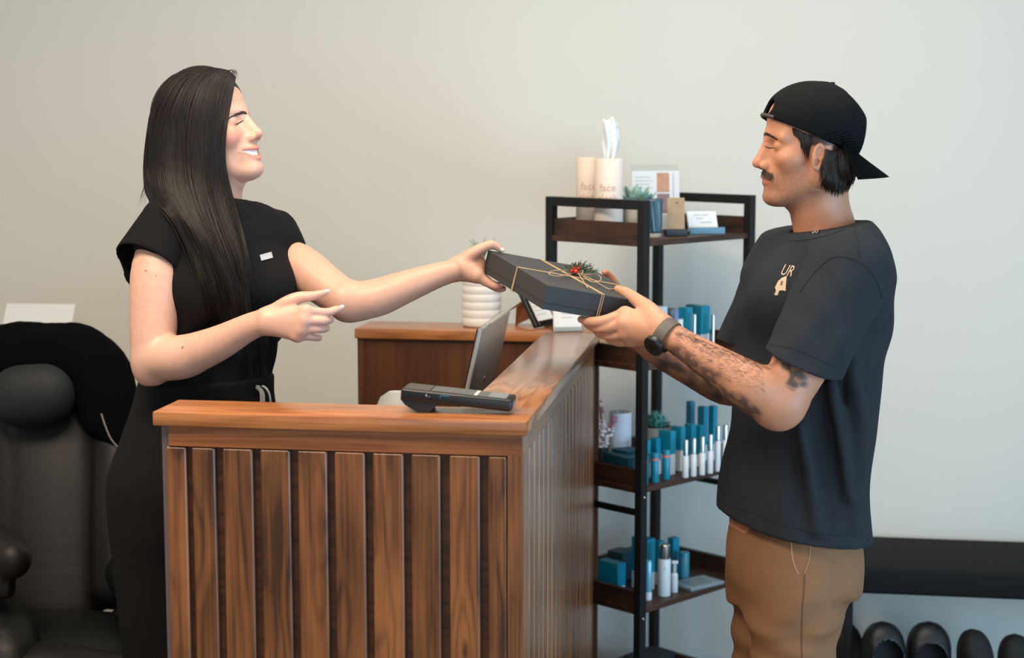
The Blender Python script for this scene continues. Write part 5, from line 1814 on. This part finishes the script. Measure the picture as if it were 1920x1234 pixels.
# far (right) arm
A = [C(1462, 545, 3.56), C(1428, 640, 3.59), C(1400, 715, 3.61)]
fa = [C(1398, 722, 3.61), C(1360, 722, 3.61), C(1300, 694, 3.61), C(1240, 664, 3.61), C(1205, 640, 3.61)]
lo, hi = bounds(A + fa + [C(1080, 560, 3.5), C(1130, 500, 3.62)], .06)
f = SDF(lo, hi, .003)
f.chain(A, [.05, .052, .045], .02)
f.chain(fa, [.043, .044, .038, .031, .027], .02)
mcp = [C(1158, 590, 3.60), C(1160, 598, 3.585), C(1164, 604, 3.57), C(1170, 610, 3.555)]
for b in mcp: f.cap(C(1202, 628, 3.60), b, .020, .0135, .014)
for b, dd in zip(mcp, (0, 0, 0, 0)):
    finger(f, [b, b + np.array([-.03, -.02, -.006]), b + np.array([-.05, -.045, -.010])], [.0115, .0095, .007])
finger(f, [C(1196, 610, 3.60), C(1172, 570, 3.62), C(1154, 536, 3.63), C(1141, 517, 3.622), C(1134, 511, 3.612)], [.018, .014, .0110, .0095, .0072], .01)
v, q = f.mesh(1)
t_ = np.tile(skM, (len(v), 1)); pu, pv = proj(v)
mk = smoothstep(1200, 1240, pu) * smoothstep(1420, 1385, pu) * np.clip(.62 + .28 * vnoise(v, 120, 21) + .2 * vnoise(v, 300, 22), .25, .92)
t_ = t_ * (1 - mk[:, None]) + ink * mk[:, None]
parts.append((v, q, t_))

# trunk and legs under the clothes
MLT = math.radians(-70)
Lm = np.array([math.cos(MLT), math.sin(MLT), 0]); Fm = np.array([-.94, -.342, 0])
secM = [(.735, 1489, .180, .141), (.86, 1489, .174, .137), (1.0, 1505, .168, .135), (1.12, 1513, .172, .134), (1.22, 1522, .180, .136), (1.30, 1531, .184, .132), (1.36, 1538, .172, .112), (1.405, 1543, .135, .092), (1.43, 1546, .085, .075)]
f = SDF((.2, 3.0, -.02), (1.0, 3.8, 1.5), .010)
f.loft(secs(secM[:6], 3.38, -.02), MLT, .01)
HM = AT(1487, 3.38, .78)
mlegs = []
for sg, ku, au in ((1, 1484, 1492), (-1, 1446, 1450)):
    dn = 3.31 if sg > 0 else 3.46
    h0 = AT(1500 if sg > 0 else 1466, dn + .005, .79); k0 = AT(ku, dn - .01, .47); a0 = AT(au, dn, .09)
    mlegs.append((h0, k0, a0))
    f.chain([h0, k0, a0], [.085, .058, .042], .02)
    f.cap(a0 + np.array([0, 0, -.05]), a0 + Fm * .15 + np.array([0, 0, -.06]), .034, .026, .02)
v, q = f.mesh(1)
parts.append((v, q, np.tile(skM, (len(v), 1))))
V, Q, T = join_np(parts)
me = mesh_np('body', V, Q); set_tint(me, T); mlink('body', me, SKM)

# T-shirt ----------------------------------------------------------------------------
M_TEE = mat('charcoal_cotton', srgb(42, 45, 50), .9, noise=.12, nscale=25, bump=.3, bscale=1100, spec=.15)
f = SDF((.28, 3.05, .68), (.92, 3.78, 1.50), .0042)
f.loft(secs(secM, 3.38, .004), MLT, .01)
nb_ = AT(1546, 3.385, 1.40)
SHN, SHF = C(1588, 500, 3.205), C(1474, 500, 3.555)
f.cap(nb_ + Lm * .03, SHN + np.array([-.005, .01, .004]), .062, .072, .035)
f.cap(nb_ - Lm * .03, SHF + np.array([0, -.01, .002]), .060, .070, .035)
f.ell(AT(1480, 3.30, 1.27), (.075, .085, .085), .05)
# collar band, neck hole
f.cap(C(1546, 470, 3.39), C(1545, 418, 3.39), .078, .0705, .012)
f.cap(C(1550, 500, 3.39), C(1540, 400, 3.385), .066, .0645, .003, 's')
f.plane(C(1480, 434, 3.39), (-.155, .0, .988), .003, C(1400, 520, 3.2) , C(1640, 330, 3.6))
# cloth folds
def ridge(P, r, k=.03, op='u'):
    f.chain([C(*p) for p in P], r, k, op)
tee = SDF.__new__(SDF)
def mfold(X, Y, Z):
    l = X * Lm[0] + Y * Lm[1]; a = X * Fm[0] + Y * Fm[1]
    w = np.exp(-((Z - .95) / .17) ** 2)
    r = .0060 * w * (1 - np.exp(-((Z - .74) / .06) ** 2)) * np.sin(46 * a + 11 * Z + 1.6 * np.sin(7 * Z + 12 * l)) + (-.0010) * np.exp(-((Z - .80) / .08) ** 2) * np.sin(70 * l + 24 * a + 5 * Z)
    r = r + .0030 * np.exp(-((Z - 1.22) / .12) ** 2) * np.sin(38 * a - 42 * Z + 9 * l)
    return r
f.warp(mfold)
for P, r in (([(1598, 690, 3.20), (1612, 790, 3.205), (1606, 900, 3.22), (1600, 980, 3.23)], [.010, .016, .015, .008]),
             ([(1560, 720, 3.185), (1580, 820, 3.19), (1598, 930, 3.20)], [.008, .013, .006]),
             ([(1500, 800, 3.195), (1520, 900, 3.19), (1532, 990, 3.20)], [.006, .011, .006])):
    ridge(P, r, .03)
for P, r in (([(1588, 760, 3.165), (1600, 850, 3.17), (1622, 930, 3.19)], [.010, .014, .008]), ([(1542, 800, 3.165), (1556, 890, 3.165), (1572, 985, 3.18)], [.008, .012, .006])):
    ridge(P, r, .03, 's')
f.plane(AT(1489, 3.38, .790), (-.15, 0, -.99), .003)
# hollow at the hem
f.loft([(z - .02, cx, cy, w, d) for z, cx, cy, w, d in secs(secM[:2], 3.38, -.006)], MLT, .003, 's')
v1, q1 = f.mesh(2)


def sleeve(p0, p1, r0, r1, hem, n, lo, hi, skip=.02):
    g = SDF(lo, hi, .0036)
    ax_ = nrm(np.array(p1) - np.array(p0))
    g.cap(p0, np.array(p1) + ax_ * .03, r0, r1, .01)
    g.warp(lambda X, Y, Z: .0030 * np.sin(46 * Z - 60 * X + 12 * Y) * np.exp(-((Z - 1.20) / .08) ** 2) + .0008 * np.sin(95 * X + 40 * Z + 30 * Y))
    g.cap(np.array(p0) + ax_ * skip, np.array(p1) + ax_ * .10, r0 - .02, r1 - .0055, .003, 's')
    g.plane(hem, n, .002)
    return g.mesh(2)


v2, q2 = sleeve(C(1588, 512, 3.21), C(1507, 680, 3.150), .086, .080, C(1505, 681, 3.15), (-.36, .10, -.92), C(1400, 760, 3.0) - .02, C(1720, 400, 3.4) + .02)
v3, q3 = sleeve(C(1470, 515, 3.55), C(1402, 640, 3.585), .080, .066, C(1382, 648, 3.585), (-.30, 0, -.95), C(1330, 720, 3.4) - .02, C(1560, 420, 3.75) + .02)
V, Q, T = join_np([(v1, q1, (0, 0, 0)), (v2, q2, (0, 0, 0)), (v3, q3, (0, 0, 0))])
TEE = BVHTree.FromPolygons([tuple(p) for p in V], Q.tolist())
mlink('t_shirt', mesh_np('t_shirt', V, Q), M_TEE)


def stitch(px, name='seam', rad=.0008, m=None, bv=None, lift=.0004):
    P = []
    for u, v_ in catmull(px, 40):
        hit, nn = surf(bv or TEE, CAM, ray(u, v_))
        if hit is not None: P.append(tuple(hit + nn * lift))
    if len(P) > 4:
        b = MB().tube(P, rad, 5); mlink(name, b.mesh(name), m or M_TEE)


stitch([(1604, 425), (1608, 455), (1612, 485)]); 
stitch([(1500, 548), (1530, 508), (1565, 482), (1610, 490), (1640, 520), (1655, 560)], rad=.0012)
stitch([(1446, 646), (1490, 655), (1535, 674), (1572, 692)], 'hem_stitch')
stitch([(1365, 945), (1420, 965), (1490, 990), (1560, 1004), (1618, 992)], 'hem_stitch')
stitch([(1479, 452), (1510, 450), (1550, 442), (1585, 430)], 'collar_seam')

# chest print: letters, fish shaped emblem, collar label
M_CREAM = mat('cream_print', srgb(196, 170, 146), .8)


def decal(tri_me, fn, name, m, bv, lift=.0012):
    n = len(tri_me.vertices); co = np.zeros(n * 3, np.float32); tri_me.vertices.foreach_get('co', co); co = co.reshape(-1, 3)
    out = []
    for c in co:
        u, v_ = fn(c[0], c[1])
        hit, nn = surf(bv, CAM, ray(u, v_))
        if hit is None: return
        out.append(hit - nrm(ray(u, v_)) * lift)
    tri_me.vertices.foreach_set('co', np.array(out, np.float32).ravel()); tri_me.update(); tri_me.materials.clear()
    return mlink(name, tri_me, m)


decal(text_geo('UR', 1.0, .0), lambda a, b: (1477 + a * 17 + b * 15, 508 - b * 28 + a * 3), 'shirt_lettering', M_CREAM, TEE)
def poly_me(pts):
    b = bmesh.new(); b.faces.new([b.verts.new((x_, y_, 0)) for x_, y_ in pts])
    bmesh.ops.triangulate(b, faces=b.faces[:]); bmesh.ops.subdivide_edges(b, edges=b.edges[:], cuts=2, use_grid_fill=True)
    me_ = bpy.data.meshes.new('emblem'); b.to_mesh(me_); b.free(); return me_
decal(poly_me([(1475, 517), (1473.5, 534), (1473, 546), (1468, 544.5), (1461, 545), (1458, 554), (1451.5, 553), (1455, 545), (1453, 539), (1459, 527), (1466, 521)]), lambda a, b: (a, b), 'shirt_emblem', M_CREAM, TEE)
for (a, b, c, d) in ((1462, 527.5, 1468, 533.5), (1468.5, 527, 1462, 534.5), (1465.3, 526, 1464.6, 535.5)):
    decal(poly_me([(a, b), (a + .9, b), (c + .9, d), (c, d)]), lambda p, q_: (p, q_), 'emblem_mark', M_TEE, TEE, .0020)
patch(TEE, [(1519, 431.5), (1537, 428), (1538, 436), (1520, 440)], .0025, 'collar_label', mat('black_label', srgb(18, 18, 19), .7), mlink)
decal(text_geo('LPD', 1.0, .3), lambda a, b: (1527.5 + a * 7.0, 435 - b * 6.0 - a * 1.2), 'label_lettering', mat('label_thread', srgb(210, 206, 198), .7), TEE, .0048)

# trousers --------------------------------------------------------------------------------
M_CHINO = mat('tan_chino', srgb(132, 95, 68), .8, noise=.10, nscale=20, bump=.25, bscale=900, spec=.2)
f = SDF((.25, 3.05, .04), (.92, 3.75, .92), .0052)
secP = [(.88, 1489, .148, .112), (.80, 1488, .152, .116), (.74, 1487, .160, .124), (.68, 1486, .166, .125), (.62, 1482, .150, .105)]
f.loft(secs(secP, 3.38, .0), MLT, .01)
for (h0, k0, a0) in mlegs:
    m_ = (h0 + k0) / 2
    f.chain([h0 + np.array([0, 0, -.01]), m_, k0, a0], [.080, .092, .082, .070], .04)
f.ell(AT(1552, 3.32, .715), (.055, .07, .08), .04)
f.warp(lambda X, Y, Z: .0032 * np.sin(60 * X - 46 * Z + 20 * Y) * np.exp(-((Z - .62) / .08) ** 2) + .0035 * np.sin(90 * Z + 40 * X) * np.exp(-((Z - .50) / .1) ** 2))
f.cap(C(1578, 1146, 3.2), C(1615, 1138, 3.4), .008, .008, .03, 's')
f.plane((0, 0, .07), (0, 0, -1), .002)
v, q = f.mesh(2)
CHI = BVHTree.FromPolygons([tuple(p) for p in v], q.tolist())
mlink('trousers', mesh_np('trousers', v, q), M_CHINO)
M_CHI2 = mat('tan_piping', srgb(176, 138, 104), .8)
stitch([(1483, 1015), (1485, 1040), (1490, 1062), (1497, 1077)], 'pocket_edge', .0012, M_CHI2, CHI)
stitch([(1519, 1024), (1517, 1050), (1509, 1075)], 'pocket_edge', .0009, M_CHI2, CHI)
stitch([(1509, 1078), (1507, 1110), (1504, 1150), (1503, 1200), (1504, 1250)], 'side_seam', .0010, mat('tan_seam', srgb(92, 62, 42), .8), CHI)
for h0, k0, a0 in mlegs:
    f = SDF(np.array([a0[0], a0[1], 0]) - .25, np.array([a0[0], a0[1], .1]) + .25, .006)
    f.cap(np.array([a0[0], a0[1], .05]) - Fm * .04, np.array([a0[0], a0[1], .038]) + Fm * .17, .047, .038, .01)
    f.plane((0, 0, .002), (0, 0, -1), .002)
    v, q = f.mesh(1); mlink('shoe', mesh_np('shoe', v, q), mat('brown_shoe', srgb(60, 46, 38), .6))

# face hair ---------------------------------------------------------------------------------
brow_on(headbvh_m, None, [(1424, 254), (1432, 251.5), (1441, 253), (1449, 257), (1456, 261)], 200, .00036, .006, 5, mlink, spread_=.0042)
line_on(headbvh_m, [(1433, 273.5), (1438, 276), (1445, 277.5), (1452, 277)], .0011, 'eyelash', M_LASH, mlink)
line_on(headbvh_m, [(1433, 266), (1441, 264.5), (1452, 270)], .0005, 'eyelid_crease', mat('lid_shade_warm', srgb(140, 84, 62), .6), mlink, 0)
rr_ = np.random.default_rng(31); paths = []; rads = []
for k in range(420):
    a = rr_.uniform(0, 1); sd = rr_.choice([-1, 1]) if k < 140 else -1 * -1
    yl = a * .027; base = np.array([.16, sd * yl * 1.0, -.0385 - .006 * a ** 1.5 + rr_.uniform(-.0055, .004)])
    hit, nn = surf(headbvh_m, toM(base)[0], -MHF[:, 0])
    if hit is None: continue
    dv = nrm(-MHF[:, 2] * 1.0 + MHF[:, 1] * sd * (.5 + .5 * a) + rr_.normal(0, .15, 3)) * rr_.uniform(.006, .0105)
    paths.append([hit, hit + dv * .5 + nn * .0024, hit + dv + nn * .0016]); rads.append(.00042)
v, q = strands(paths, rads, 4)
mlink('moustache', mesh_np('moustache', v, q), mat('brown_moustache', srgb(70, 48, 36), .6))

# hair under the cap ---------------------------------------------------------------------------
M_HAIRM = hair_mat('brown_hair', srgb(24, 17, 14), srgb(58, 41, 32))
f = SDF(C(1480, 380, 3.2) - .02, C(1640, 230, 3.55) + .02, .003)
f.ell(cM((-.048, 0, -.020)), np.array([.038, .063, .046]) * MSC, .01, 'u', MHF.T)
f.ell(cM((-.004, 0, .03)), np.array([.078, .0680, .050]) * MSC, .01, 'u', MHF.T)
f.ell(cM((.10, 0, -.03)), np.array([.085, .12, .12]) * MSC, .004, 's', MHF.T)
for sg in (1, -1): f.ell(cM((.008, sg * .080, -.012)), np.array([.034, .030, .042]) * MSC, .004, 's', MHF.T)
v1, q1 = f.mesh(2)
HB = BVHTree.FromPolygons([tuple(p) for p in np.vstack([HEADM, v1])], np.vstack([hq, q1 + len(HEADM)]).tolist())
paths = []; rads = []
for k in range(420):
    a = rr_.uniform(0, 1)
    s0 = np.array([1550 + 54 * a, 284 + 16 * a + rr_.uniform(-5, 5)])
    e0 = np.array([1541 + 54 * a + rr_.normal(0, 4), 350 + 16 * math.sin(a * 3.1) + rr_.uniform(-14, 6) - 6 * (a > .9)])
    mid = (s0 + e0) / 2 + np.array([8 * (a - .2), 2 + rr_.normal(0, 2)])
    P = []
    for u, v_ in catmull([s0, mid, e0], 9):
        hit, nn = surf(HB, CAM, ray(u, v_))
        P.append((u, v_, (hit[1] if hit is not None else np.nan)))
    P = np.array(P); dd = P[:, 2]
    if np.isnan(dd).all(): continue
    good = ~np.isnan(dd) & (dd < 3.42)
    if good.sum() < 2: continue
    dd = np.interp(np.arange(len(dd)), np.where(good)[0], dd[good]) - .004 - rr_.uniform(0, .006)
    paths.append(np.array([C(p[0], p[1], d) for p, d in zip(P, dd)])); rads.append(rr_.uniform(.0008, .0018))
for k in range(150):                                     # sideburn and temple
    a = rr_.uniform(0, 1)
    s0 = np.array([1486 + 38 * a, 240 + 17 * a + rr_.uniform(-2, 4)]); e0 = s0 + np.array([6 + 4 * rr_.normal() * .5, (16 + 38 * max(0, min(1, (a - .15) * 3)) * (1 - .6 * max(0, a - .6) / .4)) * rr_.uniform(.6, 1)])
    e0[0] = min(e0[0], 1516)
    P = []
    for t in (0, .33, .66, 1):
        u, v_ = s0 + (e0 - s0) * t
        hit, nn = surf(headbvh_m, CAM, ray(u, v_))
        if hit is None: break
        P.append(hit + nn * (.0012 + .0006 * math.sin(t * 3)))
    if len(P) == 4: paths.append(np.array(P)); rads.append(.0008)
v2, q2 = strands(paths, rads, 4)
V, Q, T = join_np([(v1, q1, (0, 0, 0)), (v2, q2, (0, 0, 0))])
mlink('hair', mesh_np('hair', V, Q), M_HAIRM)

# cap -----------------------------------------------------------------------------------------
M_CAP = mat('black_cap_twill', srgb(13, 15, 17), .85, bump=.3, bscale=700, spec=.15, noise=.1, nscale=30)
f = SDF((-.125, -.11, -.06), (.125, .11, .155), .0024)
def crown(g, op='u', k=.03):
    f.ell((.008, 0, .056), np.array([.094, .0845, .0775]) + g, .001 if op == 'u' else .001, op)
    f.ell((-.046, 0, .056), np.array([.048, .072, .066]) + g, k if op == 'u' else k, op)
crown(0.0)
f.ell((-.062, 0, .03), (.030, .068, .052), .02)
f.plane((-.034, 0, .1295), (-.743, 0, .669), .010); f.plane((-.0935, 0, .063), (-.985, 0, -.171), .008)
outer = f.a.copy(); f.a[:] = .08
f.ell((.006, 0, .053), (.0905, .081, .0735), .001); f.ell((-.046, 0, .053), (.0445, .0685, .0625), .03); f.ell((-.062, 0, .028), (.0265, .0645, .049), .02)
f.plane((-.034, 0, .1255), (-.743, 0, .669), .010); f.plane((-.0895, 0, .063), (-.985, 0, -.171), .008)
f.a = np.maximum(outer, -f.a)
f.plane((.0997, 0, .066), (.467, 0, -1.0), .0015)
f.ell((.100, 0, .088), (.024, .032, .0205), .002, 's')
v, q = f.mesh(2)
capo = mlink('cap', mesh_np('cap', toM(v), q), M_CAP)
CAPB = BVHTree.FromPolygons([tuple(p) for p in toM(v)], q.tolist())
rows = []
for i in range(15):
    t = i / 14; row = []
    for j in range(31):
        s = j / 15 - 1
        x0 = -.082 + .050 * s * s
        xx = x0 - .064 * t * (1 - .22 * s * s - .28 * s ** 6)
        yy = s * (.079 - .006 * t)
        zz = -.006 + .020 * s * s - .046 * t - .022 * s * s * (t ** .6)
        row.append(toM((xx, yy, zz))[0])
    rows.append(row)
b = MB().grid(rows); bmesh.ops.solidify(b.bm, geom=b.bm.faces[:], thickness=.003)
br_ = mlink('cap_brim', b.mesh('cap_brim', 50), M_CAP); br_.parent = capo
hit, nn = surf(CAPB, cM((-.034, 0, .3)), -MHF[:, 2])
b = MB().sphere(tuple(hit + nn * .001), .0055, (1, 1, .55), 8); o = mlink('cap_button', b.mesh('cap_button'), M_CAP); o.parent = capo
P = []
for k in range(15):
    a = (k / 14 - .5) * 1.0
    P.append(tuple(toM((.006 + .0945 * math.cos(a), .0855 * math.sin(a), .0680 - (.0945 - .0945 * math.cos(a)) * .467 + .003))[0]))
b = MB().tube(P, .0038, 6); o = mlink('cap_strap', b.mesh('cap_strap'), mat('strap_grey', srgb(66, 58, 54), .5)); o.parent = capo
for pl in ([(-.034, 0), (-.034, 1)],):
    P = []
    for k in range(20):
        a = k / 19 * 1.55
        hit, nn = surf(CAPB, cM((-.036 - .02 * math.sin(a), .25 * math.sin(a), .05 + .25 * math.cos(a))), MHF @ np.array([0, -math.sin(a), -math.cos(a)]))
        if hit is not None: P.append(tuple(hit + nn * .0002))
    b = MB().tube(P, .0009, 5); o = mlink('cap_seam', b.mesh('cap_seam'), M_CAP); o.parent = capo

# watch ---------------------------------------------------------------------------------------
wc = C(1249, 629, 3.20); wa = nrm(C(1255, 628, 3.20) - C(1285, 648, 3.18))
e1 = nrm(np.cross(wa, (0, 1, 0))); e2 = np.cross(wa, e1)
M_STRAP = mat('grey_brown_strap', srgb(92, 82, 74), .6)
rows = []
for i in range(37):
    a = 2 * math.pi * i / 36; row = []
    rad_ = .0330
    for (dw, dr) in ((-.0115, -.0015), (-.0115, .0010), (0, .0018), (.0115, .0010), (.0115, -.0015)):
        row.append(wc + wa * dw + (e1 * math.cos(a) + e2 * math.sin(a)) * (rad_ + dr))
    rows.append(row)
watch = None
b = MB().grid(rows); strap = mlink('watch_strap', b.mesh('watch_strap', 50), M_STRAP)
wn = nrm(nrm(C(1234, 655, 3.18) - wc) * 1.0 + np.array([0, -.25, 0])); wn = nrm(wn - wa * (wn @ wa))
w1 = wa; w2 = np.cross(wn, w1)
Mw = mat4(np.stack([w1, w2, wn], 1), wc + wn * .033)
M_WATCH = mat('black_watch_case', srgb(26, 26, 28), .35)
b = MB().lathe([(.019, -.003), (.0215, 0), (.0215, .008), (.0195, .0105), (.0165, .0105)], 36, Mw); o = mlink('watch_case', b.mesh('watch_case'), M_WATCH); o.parent = strap
b = MB().lathe([(.001, .0102), (.0166, .0102), (.0166, .0104), (.001, .0106)], 36, Mw); o = mlink('watch_glass', b.mesh('watch_glass'), mat('watch_glass', srgb(10, 10, 12), .06)); o.parent = strap
for k in range(7):
    ang = math.atan2(float((-wn) @ e2), float((-wn) @ e1)) + (-1.35 if e2 @ np.array([0, -1, 0]) < 0 else 1.35) * (.35 + k * .13)
    pc = wc + (e1 * math.cos(ang) + e2 * math.sin(ang)) * .0346
    nrm_ = nrm(pc - wc)
    b = MB().box(-.005, .005, -.0012, .0012, -.0006, .0006, M=mat4(np.stack([wa, np.cross(nrm_, wa), nrm_], 1), pc))
    o = mlink('strap_slot', b.mesh('strap_slot'), M_WATCH); o.parent = strap

# ------------------------------------------------------------------ massage chair on the left
M_LEATHER = mat('dark_brown_leather', srgb(17, 13, 12), .5, noise=.15, nscale=14, bump=.12, bscale=200, spec=.3)
M_LEATHB = mat('black_leather', srgb(10, 9, 9), .5, noise=.15, nscale=14, bump=.12, bscale=200, spec=.3)
M_PILLOW = mat('navy_head_pillow', srgb(9, 13, 19), .7, noise=.1, nscale=10)
M_FLEECE = mat('black_fleece', srgb(6, 6, 7), .95, bump=.6, bscale=260, spec=.05)
cb = AT(60, 3.95, 0.0)
chair = empty('massage_chair', tuple(cb), 0, 'bulky dark leather massage chair with a fleece throw over its back', 'armchair')
cinv = Matrix.Translation(tuple(-cb))


def clink(name, me, m):
    me.transform(cinv); return link(name, me, m, chair)


def cushion(name, m, prims, lo, hi, h=.008, warp=None):
    f = SDF(lo, hi, h)
    for p in prims:
        getattr(f, p[0])(*p[1:])
    if warp: f.warp(warp)
    v, q = f.mesh(2)
    return clink(name, mesh_np(name, v, q), m)


CL, CH = np.array([-1.75, 3.3, -.02]), np.array([-.70, 4.6, 1.35])
# backrest: wide padded back, leaning, with two seams
def back_d(v_): return 4.08 - (v_ - 690) * .0005
f = SDF(CL - np.array([.35, 0, 0]), CH, .008)
f.chain([C(60, v_, back_d(v_) + .05) for v_ in (770, 830, 900, 1000, 1100, 1160)], [.165, .185, .19, .185, .175, .16], .02, 'u', (0, 1, 0), .42)
for u0 in (-110, 215):
    f.chain([C(u0 - (25 if u0 > 0 else -25), 720, back_d(720) + .03), C(u0, 820, back_d(820) + .01), C(u0 + 4, 960, back_d(960)), C(u0, 1100, back_d(1100))], [.05, .06, .062, .055], .06)
for u0 in (118, 10):
    f.chain([C(u0, 770, back_d(770) - .030), C(u0 + 10, 900, back_d(900) - .038), C(u0 + 4, 1050, back_d(1050) - .034)], [.006, .006, .006], .02, 's')
v, q = f.mesh(2)
clink('backrest', mesh_np('backrest', v, q), M_LEATHER)
cushion('head_pillow', M_PILLOW, [('ell', C(62, 742, 3.965), (.088, .05, .070), .01), ('ell', C(90, 740, 3.965), (.055, .045, .066), .04), ('ell', C(30, 745, 3.965), (.06, .045, .066), .04)], CL, CH, .006)
cushion('seat', M_LEATHB, [('chain', [C(-40, 1240, 3.72), C(70, 1235, 3.70), C(215, 1240, 3.72)], [.10, .105, .10], .02, 'u', (0, 1, 0), 1.9)], CL - np.array([.3, .2, 0]), CH, .010)
# left-hand arm with a padded pod in front, other arm hidden behind the desk and the person
cushion('arm_pad', M_LEATHER, [('chain', [C(-60, 1020, 3.75), C(0, 1030, 3.62), C(22, 1050, 3.50)], [.05, .052, .042], .02), ('cap', C(-20, 1075, 3.62), C(10, 1105, 3.52), .035, .022, .03)], CL - np.array([.3, .3, 0]), CH, .007)
cushion('arm_pod', M_LEATHB, [('chain', [C(-90, 1180, 3.72), C(-10, 1190, 3.60), C(12, 1240, 3.50), C(5, 1330, 3.48)], [.09, .085, .075, .08], .02)], CL - np.array([.3, .3, 0]), CH, .010)
cushion('arm_pad', M_LEATHB, [('chain', [C(225, 1060, 3.92), C(250, 1090, 3.80), C(262, 1120, 3.72)], [.05, .055, .045], .02), ('chain', [C(255, 1180, 3.80), C(258, 1330, 3.80)], [.07, .08], .02)], CL, CH + np.array([.1, 0, 0]), .009)
cushion('calf_rest', M_LEATHER, [('chain', [C(-30, 1300, 3.52), C(75, 1290, 3.50), C(200, 1300, 3.52)], [.09, .10, .09], .02), ('chain', [C(-30, 1430, 3.48), C(200, 1430, 3.48)], [.09, .09], .05)], CL - np.array([.3, .3, 0]), CH, .010)
f = SDF(CL - np.array([.3, .3, 0]), CH, .012)
f.cap((cb[0] - .18, 3.72, .10), (cb[0] + .22, 3.72, .10), .095, .095, .01, 'u', (0, 1, 0), 2.6)
f.plane((0, 0, .003), (0, 0, -1), .002)
v, q = f.mesh(1); clink('base', mesh_np('base', v, q), M_BLACKP)
for (a, b_, c, d) in ((118, 700, 125, 1060), (192, 720, 185, 1040)):
    pass
# piping seam and loose cord on the back
P = [tuple(C(u, v_, d)) for u, v_, d in catmull([(190, 776, 3.90), (198, 800, 3.885), (210, 826, 3.875), (232, 848, 3.87)], 20)]
b = MB().tube(P, .0022, 6); clink('cord', b.mesh('cord'), mat('grey_cord', srgb(112, 104, 100), .7))

# fleece throw over the top of the back
fl_f = SDF(np.array([-1.75, 3.7, .85]), np.array([-.70, 4.45, 1.32]), .0065)
top = [C(-90, 672, 4.10), C(0, 655, 4.11), C(70, 650, 4.12), C(140, 653, 4.12), C(186, 678, 4.09), C(214, 730, 4.05), C(222, 780, 4.01), C(222, 820, 3.97)]
fl_f.chain(top, [.060, .062, .062, .062, .060, .054, .044, .026], .02)
fl_f.chain([C(-40, 705, 4.06), C(0, 690, 4.06), C(75, 680, 4.06), C(140, 695, 4.06), C(172, 740, 4.03), C(180, 790, 3.99)], [.05, .052, .052, .056, .054, .03], .07)
fl_f.warp(lambda X, Y, Z: .003 * np.sin(40 * X + 20 * Z) * np.sin(30 * Y + 20 * Z) + .0012 * np.sin(190 * X + 80 * Y) * np.sin(170 * Z + 60 * X))
v, q = fl_f.mesh(1)
me = mesh_np('fleece_throw', v, q)
me.transform(Matrix.Translation(tuple(-C(70, 760, 4.02))))
o = link('fleece_throw', me, M_FLEECE, None, tuple(C(70, 760, 4.02)))
tag(o, 'black fleece throw draped over the top of the massage chair', 'blanket')

# white tilted notice on a floor stand behind the chair
sp = AT(85, 4.62, 0.0)
st = empty('sign_stand', tuple(sp), math.radians(-4), 'white tilted notice panel on a stand behind the massage chair', 'sign')
zb = CAMH - 4.62 * math.tan(math.atan((622 - 617) / FPX) + PITCH)
tl = Matrix.Translation((0, 0, zb - .05)) @ Matrix.Rotation(math.radians(-35), 4, 'X')
MB().box(-.102, .098, -.003, .003, 0, .145, .001, M=tl, seg=1).build('panel', M_PAPER, st)
MB().lathe([(.010, .01), (.010, zb)], 12).build('pole', M_SILVER, st)
MB().lathe([(.13, 0), (.13, .006), (.12, .012)], 32).build('base', M_SILVER, st)
